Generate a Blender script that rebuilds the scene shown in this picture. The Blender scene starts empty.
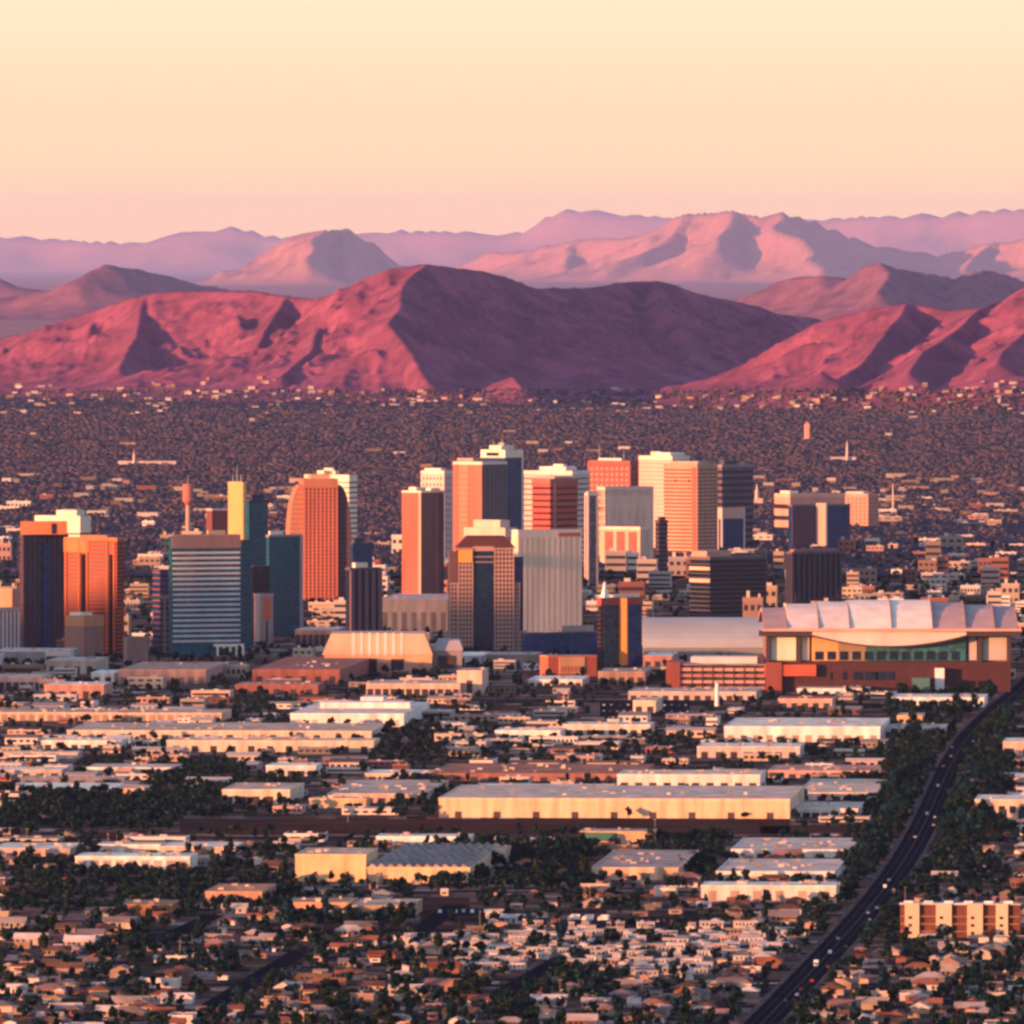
import bpy, math, random
import numpy as np
random.seed(7); RNG = np.random.default_rng(11)
R = math.radians
scene = bpy.context.scene
COL = scene.collection

# ------------------------------------------------------------------ camera
H = 380.0                                   # metres above the valley floor
FOV = 5.2
F = 512 / math.tan(R(FOV / 2))              # focal length in picture widths of 1024
HOR = 261.0
PITCH = math.atan((512 - HOR) / F)
cam = bpy.data.cameras.new("camera"); camo = bpy.data.objects.new("camera", cam); COL.objects.link(camo)
cam.sensor_width = 36; cam.lens = 18 / math.tan(R(FOV / 2)); cam.clip_start = 10; cam.clip_end = 600000
camo.location = (0, 0, H); camo.rotation_euler = (math.pi / 2 - PITCH, 0, 0)
scene.camera = camo

# ------------------------------------------------------------------ sky and sun
SUN_EL, SUN_PHI = 4.2, 32.0                 # elevation; angle off the picture plane towards the camera
sdir = (-math.cos(R(SUN_PHI)) * math.cos(R(SUN_EL)), -math.sin(R(SUN_PHI)) * math.cos(R(SUN_EL)), math.sin(R(SUN_EL)))
world = bpy.data.worlds.new("World"); scene.world = world; world.use_nodes = True
nt = world.node_tree; nt.nodes.clear()
SKYSTR = 0.15
out = nt.nodes.new("ShaderNodeOutputWorld"); bg = nt.nodes.new("ShaderNodeBackground"); bg.inputs[1].default_value = SKYSTR
sky = nt.nodes.new("ShaderNodeTexSky"); sky.sky_type = 'NISHITA'; sky.sun_disc = False
sky.sun_elevation = R(SUN_EL); sky.sun_rotation = math.atan2(sdir[0], sdir[1]); sky.dust_density = 2.0; sky.ozone_density = 2.0
tint = nt.nodes.new("ShaderNodeMix"); tint.data_type = 'RGBA'; tint.blend_type = 'MULTIPLY'; tint.inputs[0].default_value = 1.0
nt.links.new(sky.outputs[0], tint.inputs[6]); tint.inputs[7].default_value = (1.05, 1.0, 1.24, 1)
tc = nt.nodes.new("ShaderNodeTexCoord"); sx = nt.nodes.new("ShaderNodeSeparateXYZ"); nt.links.new(tc.outputs['Generated'], sx.inputs[0])
mr = nt.nodes.new("ShaderNodeMapRange"); mr.inputs[1].default_value = -0.002; mr.inputs[2].default_value = 0.0485; nt.links.new(sx.outputs[2], mr.inputs[0])
ramp = nt.nodes.new("ShaderNodeValToRGB"); nt.links.new(mr.outputs[0], ramp.inputs[0])
def lin(c):
    return tuple(((x / 255) / 12.92 if x / 255 <= 0.04045 else ((x / 255 + 0.055) / 1.055) ** 2.4) for x in c)
def stops(rm, lst):
    e = rm.color_ramp.elements
    while len(e) < len(lst): e.new(0.5)
    for k, (p, c) in enumerate(lst): e[k].position = p; e[k].color = (*c, 1)
SKYGAIN = 0.30
stops(ramp, [(0.0, (2.0, 1.02, 0.36)), (0.13, (1.85, 1.07, 0.40)), (0.30, (1.42, 0.86, 0.43)), (0.5, (1.14, 0.91, 0.56)), (1.0, (1.02, 0.86, 0.62))])
gain = nt.nodes.new("ShaderNodeMix"); gain.data_type = 'RGBA'; gain.blend_type = 'MULTIPLY'; gain.inputs[0].default_value = 1.0
nt.links.new(ramp.outputs[0], gain.inputs[6]); g = SKYGAIN / SKYSTR; gain.inputs[7].default_value = (g, g, g, 1)
fade = nt.nodes.new("ShaderNodeMapRange"); fade.inputs[1].default_value = 0.05; fade.inputs[2].default_value = 0.45; nt.links.new(sx.outputs[2], fade.inputs[0])
mixs = nt.nodes.new("ShaderNodeMix"); mixs.data_type = 'RGBA'
nt.links.new(fade.outputs[0], mixs.inputs[0]); nt.links.new(gain.outputs[2], mixs.inputs[6]); nt.links.new(tint.outputs[2], mixs.inputs[7])
nt.links.new(mixs.outputs[2], bg.inputs[0]); nt.links.new(bg.outputs[0], out.inputs[0])

sl = bpy.data.lights.new("sun", 'SUN'); so = bpy.data.objects.new("sun", sl); COL.objects.link(so)
sl.energy = 3.6; sl.angle = R(0.5); sl.color = (1.0, 0.38, 0.155)
from mathutils import Vector
so.rotation_euler = Vector(sdir).to_track_quat('Z', 'Y').to_euler()

vs = scene.view_settings
scene.display_settings.display_device = 'sRGB'
vs.view_transform = 'Standard'; vs.look = 'None'; vs.exposure = 1.85; vs.gamma = 1.0; vs.use_curve_mapping = False
scene.render.engine = 'CYCLES'
scene.cycles.max_bounces = 4; scene.cycles.volume_bounces = 0; scene.cycles.filter_width = 2.8
scene.cycles.use_denoising = True

# ------------------------------------------------------------------ picture to ground
SA, CA = math.sin(PITCH), math.cos(PITCH)
def ray(px, py):
    u = (px - 512) / F; v = (512 - py) / F
    return u, CA + v * SA, -SA + v * CA
def gp(px, py):
    x, y, z = ray(px, py); t = H / -z
    return x * t, y * t
def at(px, py, Y):
    x, y, z = ray(px, py); t = Y / y
    return x * t, H + z * t
def Yof(py): return gp(512, py)[1]
def proj(x, y, z=0.0):
    dy, dz = y, z - H
    fwd = dy * CA - dz * SA; up = dy * SA + dz * CA
    return 512 + F * x / fwd, 512 - F * up / fwd
GRID = R(-4.4)                              # the street grid leans off the view line

# ------------------------------------------------------------------ materials
def new_mat(name):
    m = bpy.data.materials.new(name); m.use_nodes = True
    return m, m.node_tree, m.node_tree.nodes["Principled BSDF"]
def set_spec(b, v):
    b.inputs["Specular IOR Level"].default_value = v
MATS = {}
def paint(name, col, rough=0.75, var=0.25, scale=0.12, spec=0.3, metal=0.0, streak=False):
    """matte wall paint / stone with soft soiling; col None takes the object's own colour"""
    if name in MATS: return MATS[name]
    m, t, b = new_mat(name); b.inputs["Roughness"].default_value = rough; set_spec(b, spec); b.inputs["Metallic"].default_value = metal
    tcn = t.nodes.new("ShaderNodeTexCoord"); n1 = t.nodes.new("ShaderNodeTexNoise"); n1.inputs["Scale"].default_value = scale; n1.inputs["Detail"].default_value = 6
    oi = t.nodes.new("ShaderNodeObjectInfo")
    va = t.nodes.new("ShaderNodeVectorMath"); va.operation = 'ADD'
    mp = t.nodes.new("ShaderNodeMapping"); mp.inputs["Scale"].default_value = (1, 1, 0.18 if streak else 1)
    t.links.new(oi.outputs["Location"], va.inputs[1]); t.links.new(tcn.outputs["Object"], va.inputs[0]); t.links.new(va.outputs[0], mp.inputs[0]); t.links.new(mp.outputs[0], n1.inputs["Vector"])
    mr_ = t.nodes.new("ShaderNodeMapRange"); mr_.inputs[1].default_value = 0.3; mr_.inputs[2].default_value = 0.7; mr_.inputs[3].default_value = 1 - var; mr_.inputs[4].default_value = 1 + var * 0.5
    t.links.new(n1.outputs[0], mr_.inputs[0])
    mx = t.nodes.new("ShaderNodeVectorMath"); mx.operation = 'SCALE'
    if col is None: t.links.new(oi.outputs["Color"], mx.inputs[0])
    else: mx.inputs[0].default_value = col
    t.links.new(mr_.outputs[0], mx.inputs["Scale"]); t.links.new(mx.outputs[0], b.inputs["Base Color"])
    MATS[name] = m; return m
def glass(name, col, rough=0.12, spec=0.6):
    if name in MATS: return MATS[name]
    m, t, b = new_mat(name); b.inputs["Roughness"].default_value = rough; set_spec(b, spec)
    tcn = t.nodes.new("ShaderNodeTexCoord"); br = t.nodes.new("ShaderNodeTexVoronoi"); br.inputs["Scale"].default_value = 0.28
    t.links.new(tcn.outputs["Object"], br.inputs["Vector"])
    sc = t.nodes.new("ShaderNodeSeparateColor"); t.links.new(br.outputs["Color"], sc.inputs[0])
    mr_ = t.nodes.new("ShaderNodeMapRange"); mr_.inputs[3].default_value = 0.6; mr_.inputs[4].default_value = 1.5; t.links.new(sc.outputs[0], mr_.inputs[0])
    mx = t.nodes.new("ShaderNodeVectorMath"); mx.operation = 'SCALE'; mx.inputs[0].default_value = col
    t.links.new(mr_.outputs[0], mx.inputs["Scale"]); t.links.new(mx.outputs[0], b.inputs["Base Color"])
    MATS[name] = m; return m
OBJC = paint("painted_surface", None, var=0.36, scale=0.15, streak=True)
ROOFC = paint("roof_surface", None, rough=0.9, var=0.5, scale=0.07, spec=0.08)
DARKGLASS = glass("dark_glass", (0.008, 0.016, 0.04), 0.2, 0.35)
TEALGLASS = glass("teal_glass", (0.004, 0.070, 0.115), 0.25, 0.3)
BLUEGLASS = glass("blue_glass", (0.003, 0.032, 0.115), 0.25, 0.3)
WINE = glass("wine_glass", (0.06, 0.014, 0.02))
WINDOW = glass("window_glass", (0.02, 0.02, 0.028))
METAL = paint("grey_metal", (0.35, 0.35, 0.36), rough=0.5, var=0.1, metal=0.3)
WHITEP = paint("white_paint", (0.78, 0.75, 0.72), var=0.15)
def P(c): return lin(c)

# ------------------------------------------------------------------ mesh helpers
class MB:
    def __init__(s): s.v = []; s.f = []
    def box(s, x0, x1, y0, y1, z0, z1, bottom=False):
        n = len(s.v)
        s.v += [(x0, y0, z0), (x1, y0, z0), (x1, y1, z0), (x0, y1, z0), (x0, y0, z1), (x1, y0, z1), (x1, y1, z1), (x0, y1, z1)]
        s.f += [tuple(n + i for i in q) for q in ((4, 5, 6, 7), (0, 1, 5, 4), (1, 2, 6, 5), (2, 3, 7, 6), (3, 0, 4, 7), (3, 2, 1, 0))]
        return s
    def prism(s, poly, z0, z1, top=1.0):
        n = len(s.v); k = len(poly)
        cx = sum(p[0] for p in poly) / k; cy = sum(p[1] for p in poly) / k
        s.v += [(x, y, z0) for x, y in poly] + [(cx + (x - cx) * top, cy + (y - cy) * top, z1) for x, y in poly]
        for i in range(k): j = (i + 1) % k; s.f.append((n + i, n + j, n + k + j, n + k + i))
        s.f.append(tuple(n + k + i for i in range(k))); s.f.append(tuple(n + i for i in reversed(range(k)))); return s
    def ext(s, poly, y0, y1):
        """polygon in x,z (counter-clockwise seen from the front) pushed back from y0 to y1"""
        n = len(s.v); k = len(poly)
        s.v += [(x, y0, z) for x, z in poly] + [(x, y1, z) for x, z in poly]
        s.f.append(tuple(n + i for i in range(k))); s.f.append(tuple(n + k + i for i in reversed(range(k))))
        for i in range(k): j = (i + 1) % k; s.f.append((n + j, n + i, n + k + i, n + k + j))
        return s
    def extx(s, poly, x0, x1):
        """polygon in y,z pushed sideways from x0 to x1"""
        n = len(s.v); k = len(poly)
        s.v += [(x0, y, z) for y, z in poly] + [(x1, y, z) for y, z in poly]
        s.f.append(tuple(n + i for i in reversed(range(k)))); s.f.append(tuple(n + k + i for i in range(k)))
        for i in range(k): j = (i + 1) % k; s.f.append((n + i, n + j, n + k + j, n + k + i))
        return s
    def cyl(s, x, y, z0, z1, r0, r1=None, k=10):
        r1 = r0 if r1 is None else r1
        n = len(s.v)
        for z, r in ((z0, r0), (z1, r1)):
            s.v += [(x + r * math.cos(2 * math.pi * i / k), y + r * math.sin(2 * math.pi * i / k), z) for i in range(k)]
        for i in range(k): j = (i + 1) % k; s.f.append((n + i, n + j, n + k + j, n + k + i))
        s.f.append(tuple(n + k + i for i in range(k))); return s
    def mesh(s, name):
        me = bpy.data.meshes.new(name); me.from_pydata(s.v, [], s.f); me.update(); return me
    def build(s, name, mat, parent=None, color=None):
        return link(name, s.mesh(name), mat, parent, color)
def link(name, me, mat, parent=None, color=None):
    o = bpy.data.objects.new(name, me); COL.objects.link(o)
    if mat is not None and not me.materials: me.materials.append(mat)
    if parent: o.parent = parent
    if color is not None: o.color = (*color, 1)
    return o
def tag(o, label, cat, group=None):
    o['label'] = label; o['category'] = cat
    if group: o['group'] = group
    return o
def kind(o, k): o['kind'] = k; return o
def thing(name, label, cat, x, y, z=0.0, rot=0.0, group=None):
    o = bpy.data.objects.new(name, None); COL.objects.link(o); o.empty_display_size = 1
    o.location = (x, y, z); o.rotation_euler = (0, 0, rot)
    return tag(o, label, cat, group)
def np_mesh(name, V, Fc, smooth=False):
    me = bpy.data.meshes.new(name); n = len(V); m, k = Fc.shape
    me.vertices.add(n); me.vertices.foreach_set("co", np.asarray(V, np.float32).ravel())
    me.loops.add(m * k); me.loops.foreach_set("vertex_index", np.asarray(Fc, np.int32).ravel())
    me.polygons.add(m); me.polygons.foreach_set("loop_start", np.arange(0, m * k, k, dtype=np.int32))
    if smooth: me.polygons.foreach_set("use_smooth", np.ones(m, dtype=bool))
    me.update(calc_edges=True); me.validate(); return me

# occupancy of the ground, so that nothing grows through anything
OX0, OY0, OC = -2200.0, 5000.0, 4.0
OCC = np.zeros((1100, 4200), bool)
def mark(x0, x1, y0, y1, val=True):
    i0, i1 = int((x0 - OX0) / OC), int((x1 - OX0) / OC) + 1; j0, j1 = int((y0 - OY0) / OC), int((y1 - OY0) / OC) + 1
    OCC[max(i0, 0):max(i1, 0), max(j0, 0):max(j1, 0)] = val
def busy(x0, x1, y0, y1):
    i0, i1 = int((x0 - OX0) / OC), int((x1 - OX0) / OC) + 1; j0, j1 = int((y0 - OY0) / OC), int((y1 - OY0) / OC) + 1
    if i0 < 0 or j0 < 0: return True
    return bool(OCC[i0:i1, j0:j1].any())
LM = []                                     # landmarks for the labels: phrase, px, py

# ------------------------------------------------------------------ noise for the terrain
def vnoise(x, y, seed):
    xi = np.floor(x).astype(np.int64); yi = np.floor(y).astype(np.int64); xf = x - xi; yf = y - yi
    def h(a, b):
        n = (a * 374761393 + b * 668265263 + seed * 982451653) & 0x7fffffff
        n = ((n ^ (n >> 13)) * 1274126177) & 0x7fffffff
        return ((n ^ (n >> 16)) & 0xffff) / 65535.0
    u = xf * xf * (3 - 2 * xf); v = yf * yf * (3 - 2 * yf)
    return (h(xi, yi) * (1 - u) + h(xi + 1, yi) * u) * (1 - v) + (h(xi, yi + 1) * (1 - u) + h(xi + 1, yi + 1) * u) * v
def ridged(x, y, seed, octs=5, lac=2.1, gain_=0.5):
    s = 0; a = 1; tot = 0
    for k in range(octs):
        n = 1 - np.abs(2 * vnoise(x, y, seed + k * 17) - 1)
        s = s + a * n * n; tot += a; a *= gain_; x = x * lac + 13.7; y = y * lac + 5.1
    return s / tot

# ------------------------------------------------------------------ ground
gm, t, b = new_mat("valley_ground")
b.inputs["Roughness"].default_value = 1.0; set_spec(b, 0.0)
tcn = t.nodes.new("ShaderNodeTexCoord")
n1 = t.nodes.new("ShaderNodeTexNoise"); n1.inputs["Scale"].default_value = 0.012; n1.inputs["Detail"].default_value = 8
n2 = t.nodes.new("ShaderNodeTexVoronoi"); n2.inputs["Scale"].default_value = 0.03
t.links.new(tcn.outputs["Object"], n1.inputs["Vector"]); t.links.new(tcn.outputs["Object"], n2.inputs["Vector"])
r1 = t.nodes.new("ShaderNodeValToRGB"); stops(r1, [(0.33, (0.028, 0.022, 0.022)), (0.44, (0.085, 0.054, 0.044)), (0.58, (0.19, 0.12, 0.092)), (0.70, (0.06, 0.052, 0.052))])
t.links.new(n1.outputs[0], r1.inputs[0])
sc_ = t.nodes.new("ShaderNodeSeparateColor"); t.links.new(n2.outputs["Color"], sc_.inputs[0])
mr_ = t.nodes.new("ShaderNodeMapRange"); mr_.inputs[3].default_value = 0.55; mr_.inputs[4].default_value = 1.35; t.links.new(sc_.outputs[0], mr_.inputs[0])
mx = t.nodes.new("ShaderNodeVectorMath"); mx.operation = 'SCALE'; t.links.new(r1.outputs[0], mx.inputs[0]); t.links.new(mr_.outputs[0], mx.inputs["Scale"])
t.links.new(mx.outputs[0], b.inputs["Base Color"])
gb = MB(); gb.v = [(-25400, -400, 0), (25400, -400, 0), (25400, 396000, 0), (-25400, 396000, 0)]; gb.f = [(0, 1, 2, 3)]
kind(gb.build("ground", gm), "structure")

plain = rock_plain = paint("desert_floor", (0.40, 0.20, 0.19), rough=1.0, var=0.35, scale=0.002, spec=0.0)
gb = MB(); gb.v = [(-25300, 35500, .6), (25300, 35500, .6), (25300, 395800, .6), (-25300, 395800, .6)]; gb.f = [(0, 1, 2, 3)]
kind(gb.build("ground", plain), "structure")
# city lots: each block parcel has its own surface
lv, lc = [], 0
ly = 5350.0
while ly < 17500:
    dpt = RNG.uniform(16, 34) * (1 + max(0, ly - 9000) / 6000); lx = -0.055 * ly - 60 + RNG.uniform(0, 12); xe = 0.055 * ly + 60
    while lx < xe:
        wd = RNG.uniform(9, 26) * (1.9 if ly > 8200 else 1)
        sh = -0.077 * lx
        lv.append([(lx, ly + sh, .012), (lx + wd - .8, ly + sh - .077 * wd, .012), (lx + wd - .8, ly + sh - .077 * wd + dpt - 1.5, .012), (lx, ly + sh + dpt - 1.5, .012)]); lx += wd
    ly += dpt + (8 if RNG.random() < .35 else 0)
lv = np.array(lv)
lm_, t, b = new_mat("lot_ground"); b.inputs["Roughness"].default_value = 1.0; set_spec(b, 0.0)
ge = t.nodes.new("ShaderNodeNewGeometry"); r1 = t.nodes.new("ShaderNodeValToRGB"); r1.color_ramp.interpolation = 'CONSTANT'
stops(r1, [(0, (0.022, 0.022, 0.026)), (.18, (0.15, 0.085, 0.062)), (.34, (0.055, 0.048, 0.028)), (.48, (0.24, 0.155, 0.12)), (.60, (0.10, 0.055, 0.040)), (.74, (0.19, 0.10, 0.072)), (.86, (0.33, 0.24, 0.20)), (.92, (0.06, 0.055, 0.058))])
tcn = t.nodes.new("ShaderNodeTexCoord"); n1 = t.nodes.new("ShaderNodeTexNoise"); n1.inputs["Scale"].default_value = 0.15; n1.inputs["Detail"].default_value = 6; t.links.new(tcn.outputs["Object"], n1.inputs["Vector"])
mr_ = t.nodes.new("ShaderNodeMapRange"); mr_.inputs[1].default_value = .3; mr_.inputs[2].default_value = .7; mr_.inputs[3].default_value = .45; mr_.inputs[4].default_value = 1.4; t.links.new(n1.outputs[0], mr_.inputs[0])
mx = t.nodes.new("ShaderNodeVectorMath"); mx.operation = 'SCALE'; t.links.new(ge.outputs["Random Per Island"], r1.inputs[0]); t.links.new(r1.outputs[0], mx.inputs[0]); t.links.new(mr_.outputs[0], mx.inputs["Scale"]); t.links.new(mx.outputs[0], b.inputs["Base Color"])
kind(link("ground", np_mesh("ground", lv.reshape(-1, 3), np.arange(len(lv) * 4).reshape(-1, 4)), lm_), "structure")

# ------------------------------------------------------------------ hills
def rock(name, a, bcol, c):
    m, t, b = new_mat(name); b.inputs["Roughness"].default_value = 0.95; set_spec(b, 0.05)
    tcn = t.nodes.new("ShaderNodeTexCoord"); n = t.nodes.new("ShaderNodeTexNoise"); n.inputs["Scale"].default_value = 0.008; n.inputs["Detail"].default_value = 12; n.inputs["Roughness"].default_value = 0.75
    t.links.new(tcn.outputs["Object"], n.inputs["Vector"]); r = t.nodes.new("ShaderNodeValToRGB"); stops(r, [(0.40, a), (0.5, bcol), (0.60, c)])
    t.links.new(n.outputs[0], r.inputs[0]); t.links.new(r.outputs[0], b.inputs["Base Color"])
    bp = t.nodes.new("ShaderNodeBump"); bp.inputs["Strength"].default_value = 0.5; bp.inputs["Distance"].default_value = 14
    t.links.new(n.outputs[0], bp.inputs["Height"]); t.links.new(bp.outputs[0], b.inputs["Normal"]); return m
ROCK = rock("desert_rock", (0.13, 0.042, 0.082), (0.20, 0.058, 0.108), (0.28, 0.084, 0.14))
FARROCK = rock("far_rock", (0.30, 0.14, 0.12), (0.36, 0.17, 0.145), (0.42, 0.20, 0.17))  # pale pink albedo puts part of the distance haze into the rock colour
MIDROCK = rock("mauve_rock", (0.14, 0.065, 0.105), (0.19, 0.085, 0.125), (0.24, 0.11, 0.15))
def P3(px, py, D):
    x, z = at(px, py, D); return (x, D, z)
def mountain(name, crests, xr, yr, step, slope, seed, noise, mat, k=1.0, gully=500.):
    """height field under a skeleton of crest lines; crests = lists of (px, py, distance)"""
    xr = (xr[0] * k, xr[1] * k); yr = (yr[0] * k, yr[1] * k); step *= k; noise *= k; gully *= k; wq = k
    xs = np.arange(xr[0], xr[1] + step, step); ys = np.arange(yr[0], yr[1] + step * 1.6, step * 1.6)
    X, Y = np.meshgrid(xs, ys); 
    wx = X + 160 * wq * (vnoise(X / 420 / wq, Y / 420 / wq, seed + 5) - 0.5) * min(1, gully / wq / 500); wy = Y + 220 * wq * (vnoise(X / 380 / wq + 9, Y / 380 / wq, seed + 6) - 0.5) * min(1, gully / wq / 500)
    Z = np.full(X.shape, -60.0); DM = np.full(X.shape, 1e9)
    for cr in crests:
        sl_ = slope
        if isinstance(cr, tuple): sl_, cr = cr
        pts = [P3(c[0], c[1], c[2] * k) for c in cr]
        for (ax, ay, az), (bx, by, bz) in zip(pts, pts[1:]):
            dx, dy = bx - ax, by - ay; L2 = dx * dx + dy * dy
            tt = np.clip(((wx - ax) * dx + (wy - ay) * dy) / L2, 0, 1)
            d = np.hypot(wx - ax - tt * dx, wy - ay - tt * dy); z = az + (bz - az) * tt
            # concave flank: steep near the crest, easing out to a fan
            hgt = z * (1 - (1 - np.exp(-d * sl_ / np.maximum(z, 30))) * 1.18)
            m_ = hgt > Z; Z = np.where(m_, hgt, Z); DM = np.where(m_, d, DM)
    nz = ridged(X / gully + 3, Y / gully, seed, 6, 2.1, 0.58)
    amp = noise * np.clip(DM / (0.35 * gully), 0.12, 1) * np.clip(Z / (120 * k), 0.0, 1)
    Z = Z + amp * (nz - 0.55)
    Z = np.maximum(Z, -0.6)
    ny, nx = X.shape; V = np.stack([X, Y, Z], -1).reshape(-1, 3)
    idx = np.arange(nx * ny).reshape(ny, nx)
    Fc = np.stack([idx[:-1, :-1], idx[:-1, 1:], idx[1:, 1:], idx[1:, :-1]], -1).reshape(-1, 4)
    zq = V[Fc][:, :, 2].max(1); Fc = Fc[zq > -0.5]
    used = np.unique(Fc); remap = np.full(len(V), -1); remap[used] = np.arange(len(used)); V = V[used]; Fc = remap[Fc]
    return kind(link(name, np_mesh(name, V, Fc, True), mat), "structure")
k_ = 1000.
main = [(-60, 346, 33.6e3), (0, 339, 33.3e3), (60, 317, 33.1e3), (130, 297, 32.9e3), (180, 290, 32.7e3), (250, 290, 32.5e3), (310, 298, 32.3e3), (350, 288, 32.1e3), (400, 267, 31.8e3), (430, 263, 31.8e3), (465, 269, 32.0e3),
        (500, 279, 32.4e3), (540, 288, 32.9e3), (590, 288, 33.4e3), (625, 281, 33.8e3), (655, 279, 34.0e3), (690, 289, 34.4e3), (740, 305, 34.9e3), (800, 317, 35.5e3), (850, 330, 36.2e3)]
spurs = [[(430, 263, 31.8e3), (402, 300, 31.3e3), (380, 322, 30.9e3), (405, 352, 30.6e3), (420, 380, 30.4e3)],
         [(350, 288, 32.1e3), (330, 325, 31.6e3), (300, 352, 31.1e3), (270, 375, 30.7e3)],
         [(280, 294, 32.4e3), (255, 340, 31.9e3), (235, 372, 31.4e3)], [(150, 296, 32.8e3), (125, 345, 32.2e3), (118, 370, 31.8e3)],
         [(655, 279, 34.0e3), (664, 303, 33.4e3), (676, 335, 32.8e3), (690, 365, 32.3e3)], [(500, 279, 32.4e3), (495, 330, 31.8e3), (520, 370, 31.3e3)], [(560, 289, 33.1e3), (575, 330, 32.5e3), (600, 368, 31.9e3)]]
mountain("hills", [main] + spurs, (-1850, 1250), (29.8e3, 36.6e3), 7.5, 0.62, 3, 105, ROCK, gully=300)
knob = [[(474, 394, 30.6e3), (490, 383, 30.4e3), (508, 376, 30.2e3), (522, 388, 29.9e3)]]
mountain("hills", [(0.7, knob[0])], (-220, 120), (29.5e3, 31.2e3), 5, 0.7, 9, 14, ROCK, gully=120)
rh = [[(680, 394, 30.6e3), (720, 385, 30.5e3), (770, 352, 30.3e3), (820, 322, 30.1e3), (870, 307, 29.9e3), (905, 303, 29.8e3), (950, 309, 29.7e3), (985, 307, 29.4e3), (1010, 296, 29.2e3), (1040, 286, 29.0e3), (1090, 280, 28.8e3)],
      [(905, 303, 29.8e3), (885, 338, 29.3e3), (862, 362, 28.9e3), (845, 378, 28.6e3)], [(1010, 296, 29.2e3), (965, 328, 28.8e3), (930, 350, 28.5e3), (915, 372, 28.2e3)],
      [(1060, 284, 28.9e3), (1035, 330, 28.4e3), (1010, 362, 28.1e3)], [(810, 385, 28.3e3), (826, 371, 28.3e3), (850, 384, 28.3e3), (880, 395, 28.3e3)], [(930, 392, 27.9e3), (980, 378, 27.9e3), (1030, 374, 27.9e3), (1080, 372, 27.9e3)]]
mountain("hills", rh, (380, 1750), (27.2e3, 32.4e3), 7, 0.66, 21, 85, ROCK, gully=260)
# second line
mid = [[(700, 305, 42.6e3), (760, 290, 42.2e3), (790, 276, 41.8e3), (815, 274, 41.6e3), (840, 278, 41.6e3), (865, 266, 41.3e3), (885, 261, 41.1e3), (910, 271, 41.3e3), (940, 277, 41.5e3), (975, 268, 41.4e3), (1010, 276, 41.6e3), (1060, 290, 41.6e3)],
       [(885, 261, 41.1e3), (860, 290, 40.4e3)], [(975, 268, 41.4e3), (960, 295, 40.7e3)]]
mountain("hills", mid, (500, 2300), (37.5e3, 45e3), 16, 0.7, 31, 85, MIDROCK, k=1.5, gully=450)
mid2 = [[(-40, 300, 43e3), (10, 296, 43e3), (60, 281, 43e3), (100, 263, 43.2e3), (130, 268, 43.4e3), (175, 276, 43.8e3), (230, 288, 44.2e3), (300, 296, 44.6e3)], [(-80, 270, 47e3), (0, 277, 47e3), (40, 290, 47e3)]]
mountain("hills", mid2, (-2500, -600), (41e3, 48.5e3), 20, 0.6, 37, 80, MIDROCK, k=1.7, gully=450)
# third line: pointed peak and the large massif
far1 = [[(190, 285, 52e3), (240, 268, 52e3), (270, 248, 52e3), (290, 234, 52e3), (320, 228, 52e3), (345, 227, 52.2e3), (360, 238, 52.4e3), (385, 262, 52.8e3), (430, 272, 53e3), (470, 268, 53e3)],
        [(320, 228, 52e3), (300, 258, 51e3)], [(345, 227, 52.2e3), (350, 262, 51.2e3)]]
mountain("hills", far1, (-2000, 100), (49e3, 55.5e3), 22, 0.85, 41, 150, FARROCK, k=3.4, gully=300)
far2 = [[(440, 275, 58.2e3), (490, 252, 57.6e3), (530, 247, 57.0e3), (580, 237, 56.4e3), (630, 236, 55.6e3), (660, 226, 55.0e3), (690, 212, 54.5e3), (730, 210, 54.1e3), (755, 215, 53.9e3), (775, 211, 53.9e3), (810, 219, 53.8e3), (850, 236, 53.9e3), (890, 248, 53.9e3), (930, 252, 53.9e3), (990, 240, 53.3e3), (1040, 236, 52.9e3), (1100, 240, 52.3e3)],
        [(690, 212, 54.5e3), (650, 248, 53.9e3), (610, 268, 53.6e3)], [(775, 211, 53.9e3), (800, 248, 52.6e3), (820, 268, 51.5e3)], [(580, 237, 56.4e3), (560, 262, 55.7e3)], [(730, 210, 54.1e3), (720, 250, 53.0e3)], [(990, 240, 53.3e3), (960, 268, 52.5e3)]]
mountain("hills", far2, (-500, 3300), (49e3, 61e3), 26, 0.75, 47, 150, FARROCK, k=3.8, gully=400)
far3 = [[(-80, 236, 72.0e3), (0, 234, 71.8e3), (70, 239, 71.6e3), (140, 242, 71.3e3), (185, 233, 71.2e3), (222, 226, 71.1e3), (260, 234, 71.0e3), (320, 238, 70.8e3), (380, 230, 70.6e3), (420, 229, 70.5e3), (480, 232, 70.3e3), (520, 232, 70.2e3), (550, 214, 70.1e3), (575, 208, 70.1e3), (620, 212, 69.9e3), (680, 218, 69.7e3), (760, 220, 69.5e3), (840, 215, 69.3e3), (900, 214, 69.1e3), (960, 210, 68.9e3), (1024, 207, 68.7e3), (1100, 204, 68.5e3)]]
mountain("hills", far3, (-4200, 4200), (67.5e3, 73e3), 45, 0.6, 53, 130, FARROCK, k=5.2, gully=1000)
# unseen ridge added left of the city, crest shaped to shade the lower towers
shade_ridge = MB()
ws = [(7000, 0), (7300, 250), (7700, 330), (8100, 345), (8400, 398), (8550, 395), (8680, 352), (8900, 330), (9200, 240), (9500, 0)]
for (y, z) in ws: shade_ridge.v += [(-5400, y, -0.5), (-4000, y, z), (-2900, y, -0.5)]
for i in range(len(ws) - 1):
    a = i * 3; shade_ridge.f += [(a, a + 1, a + 4, a + 3), (a + 1, a + 2, a + 5, a + 4)]
shade_ridge.f += [(0, 2, 1)]
kind(shade_ridge.build("hills", ROCK), "structure")

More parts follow.
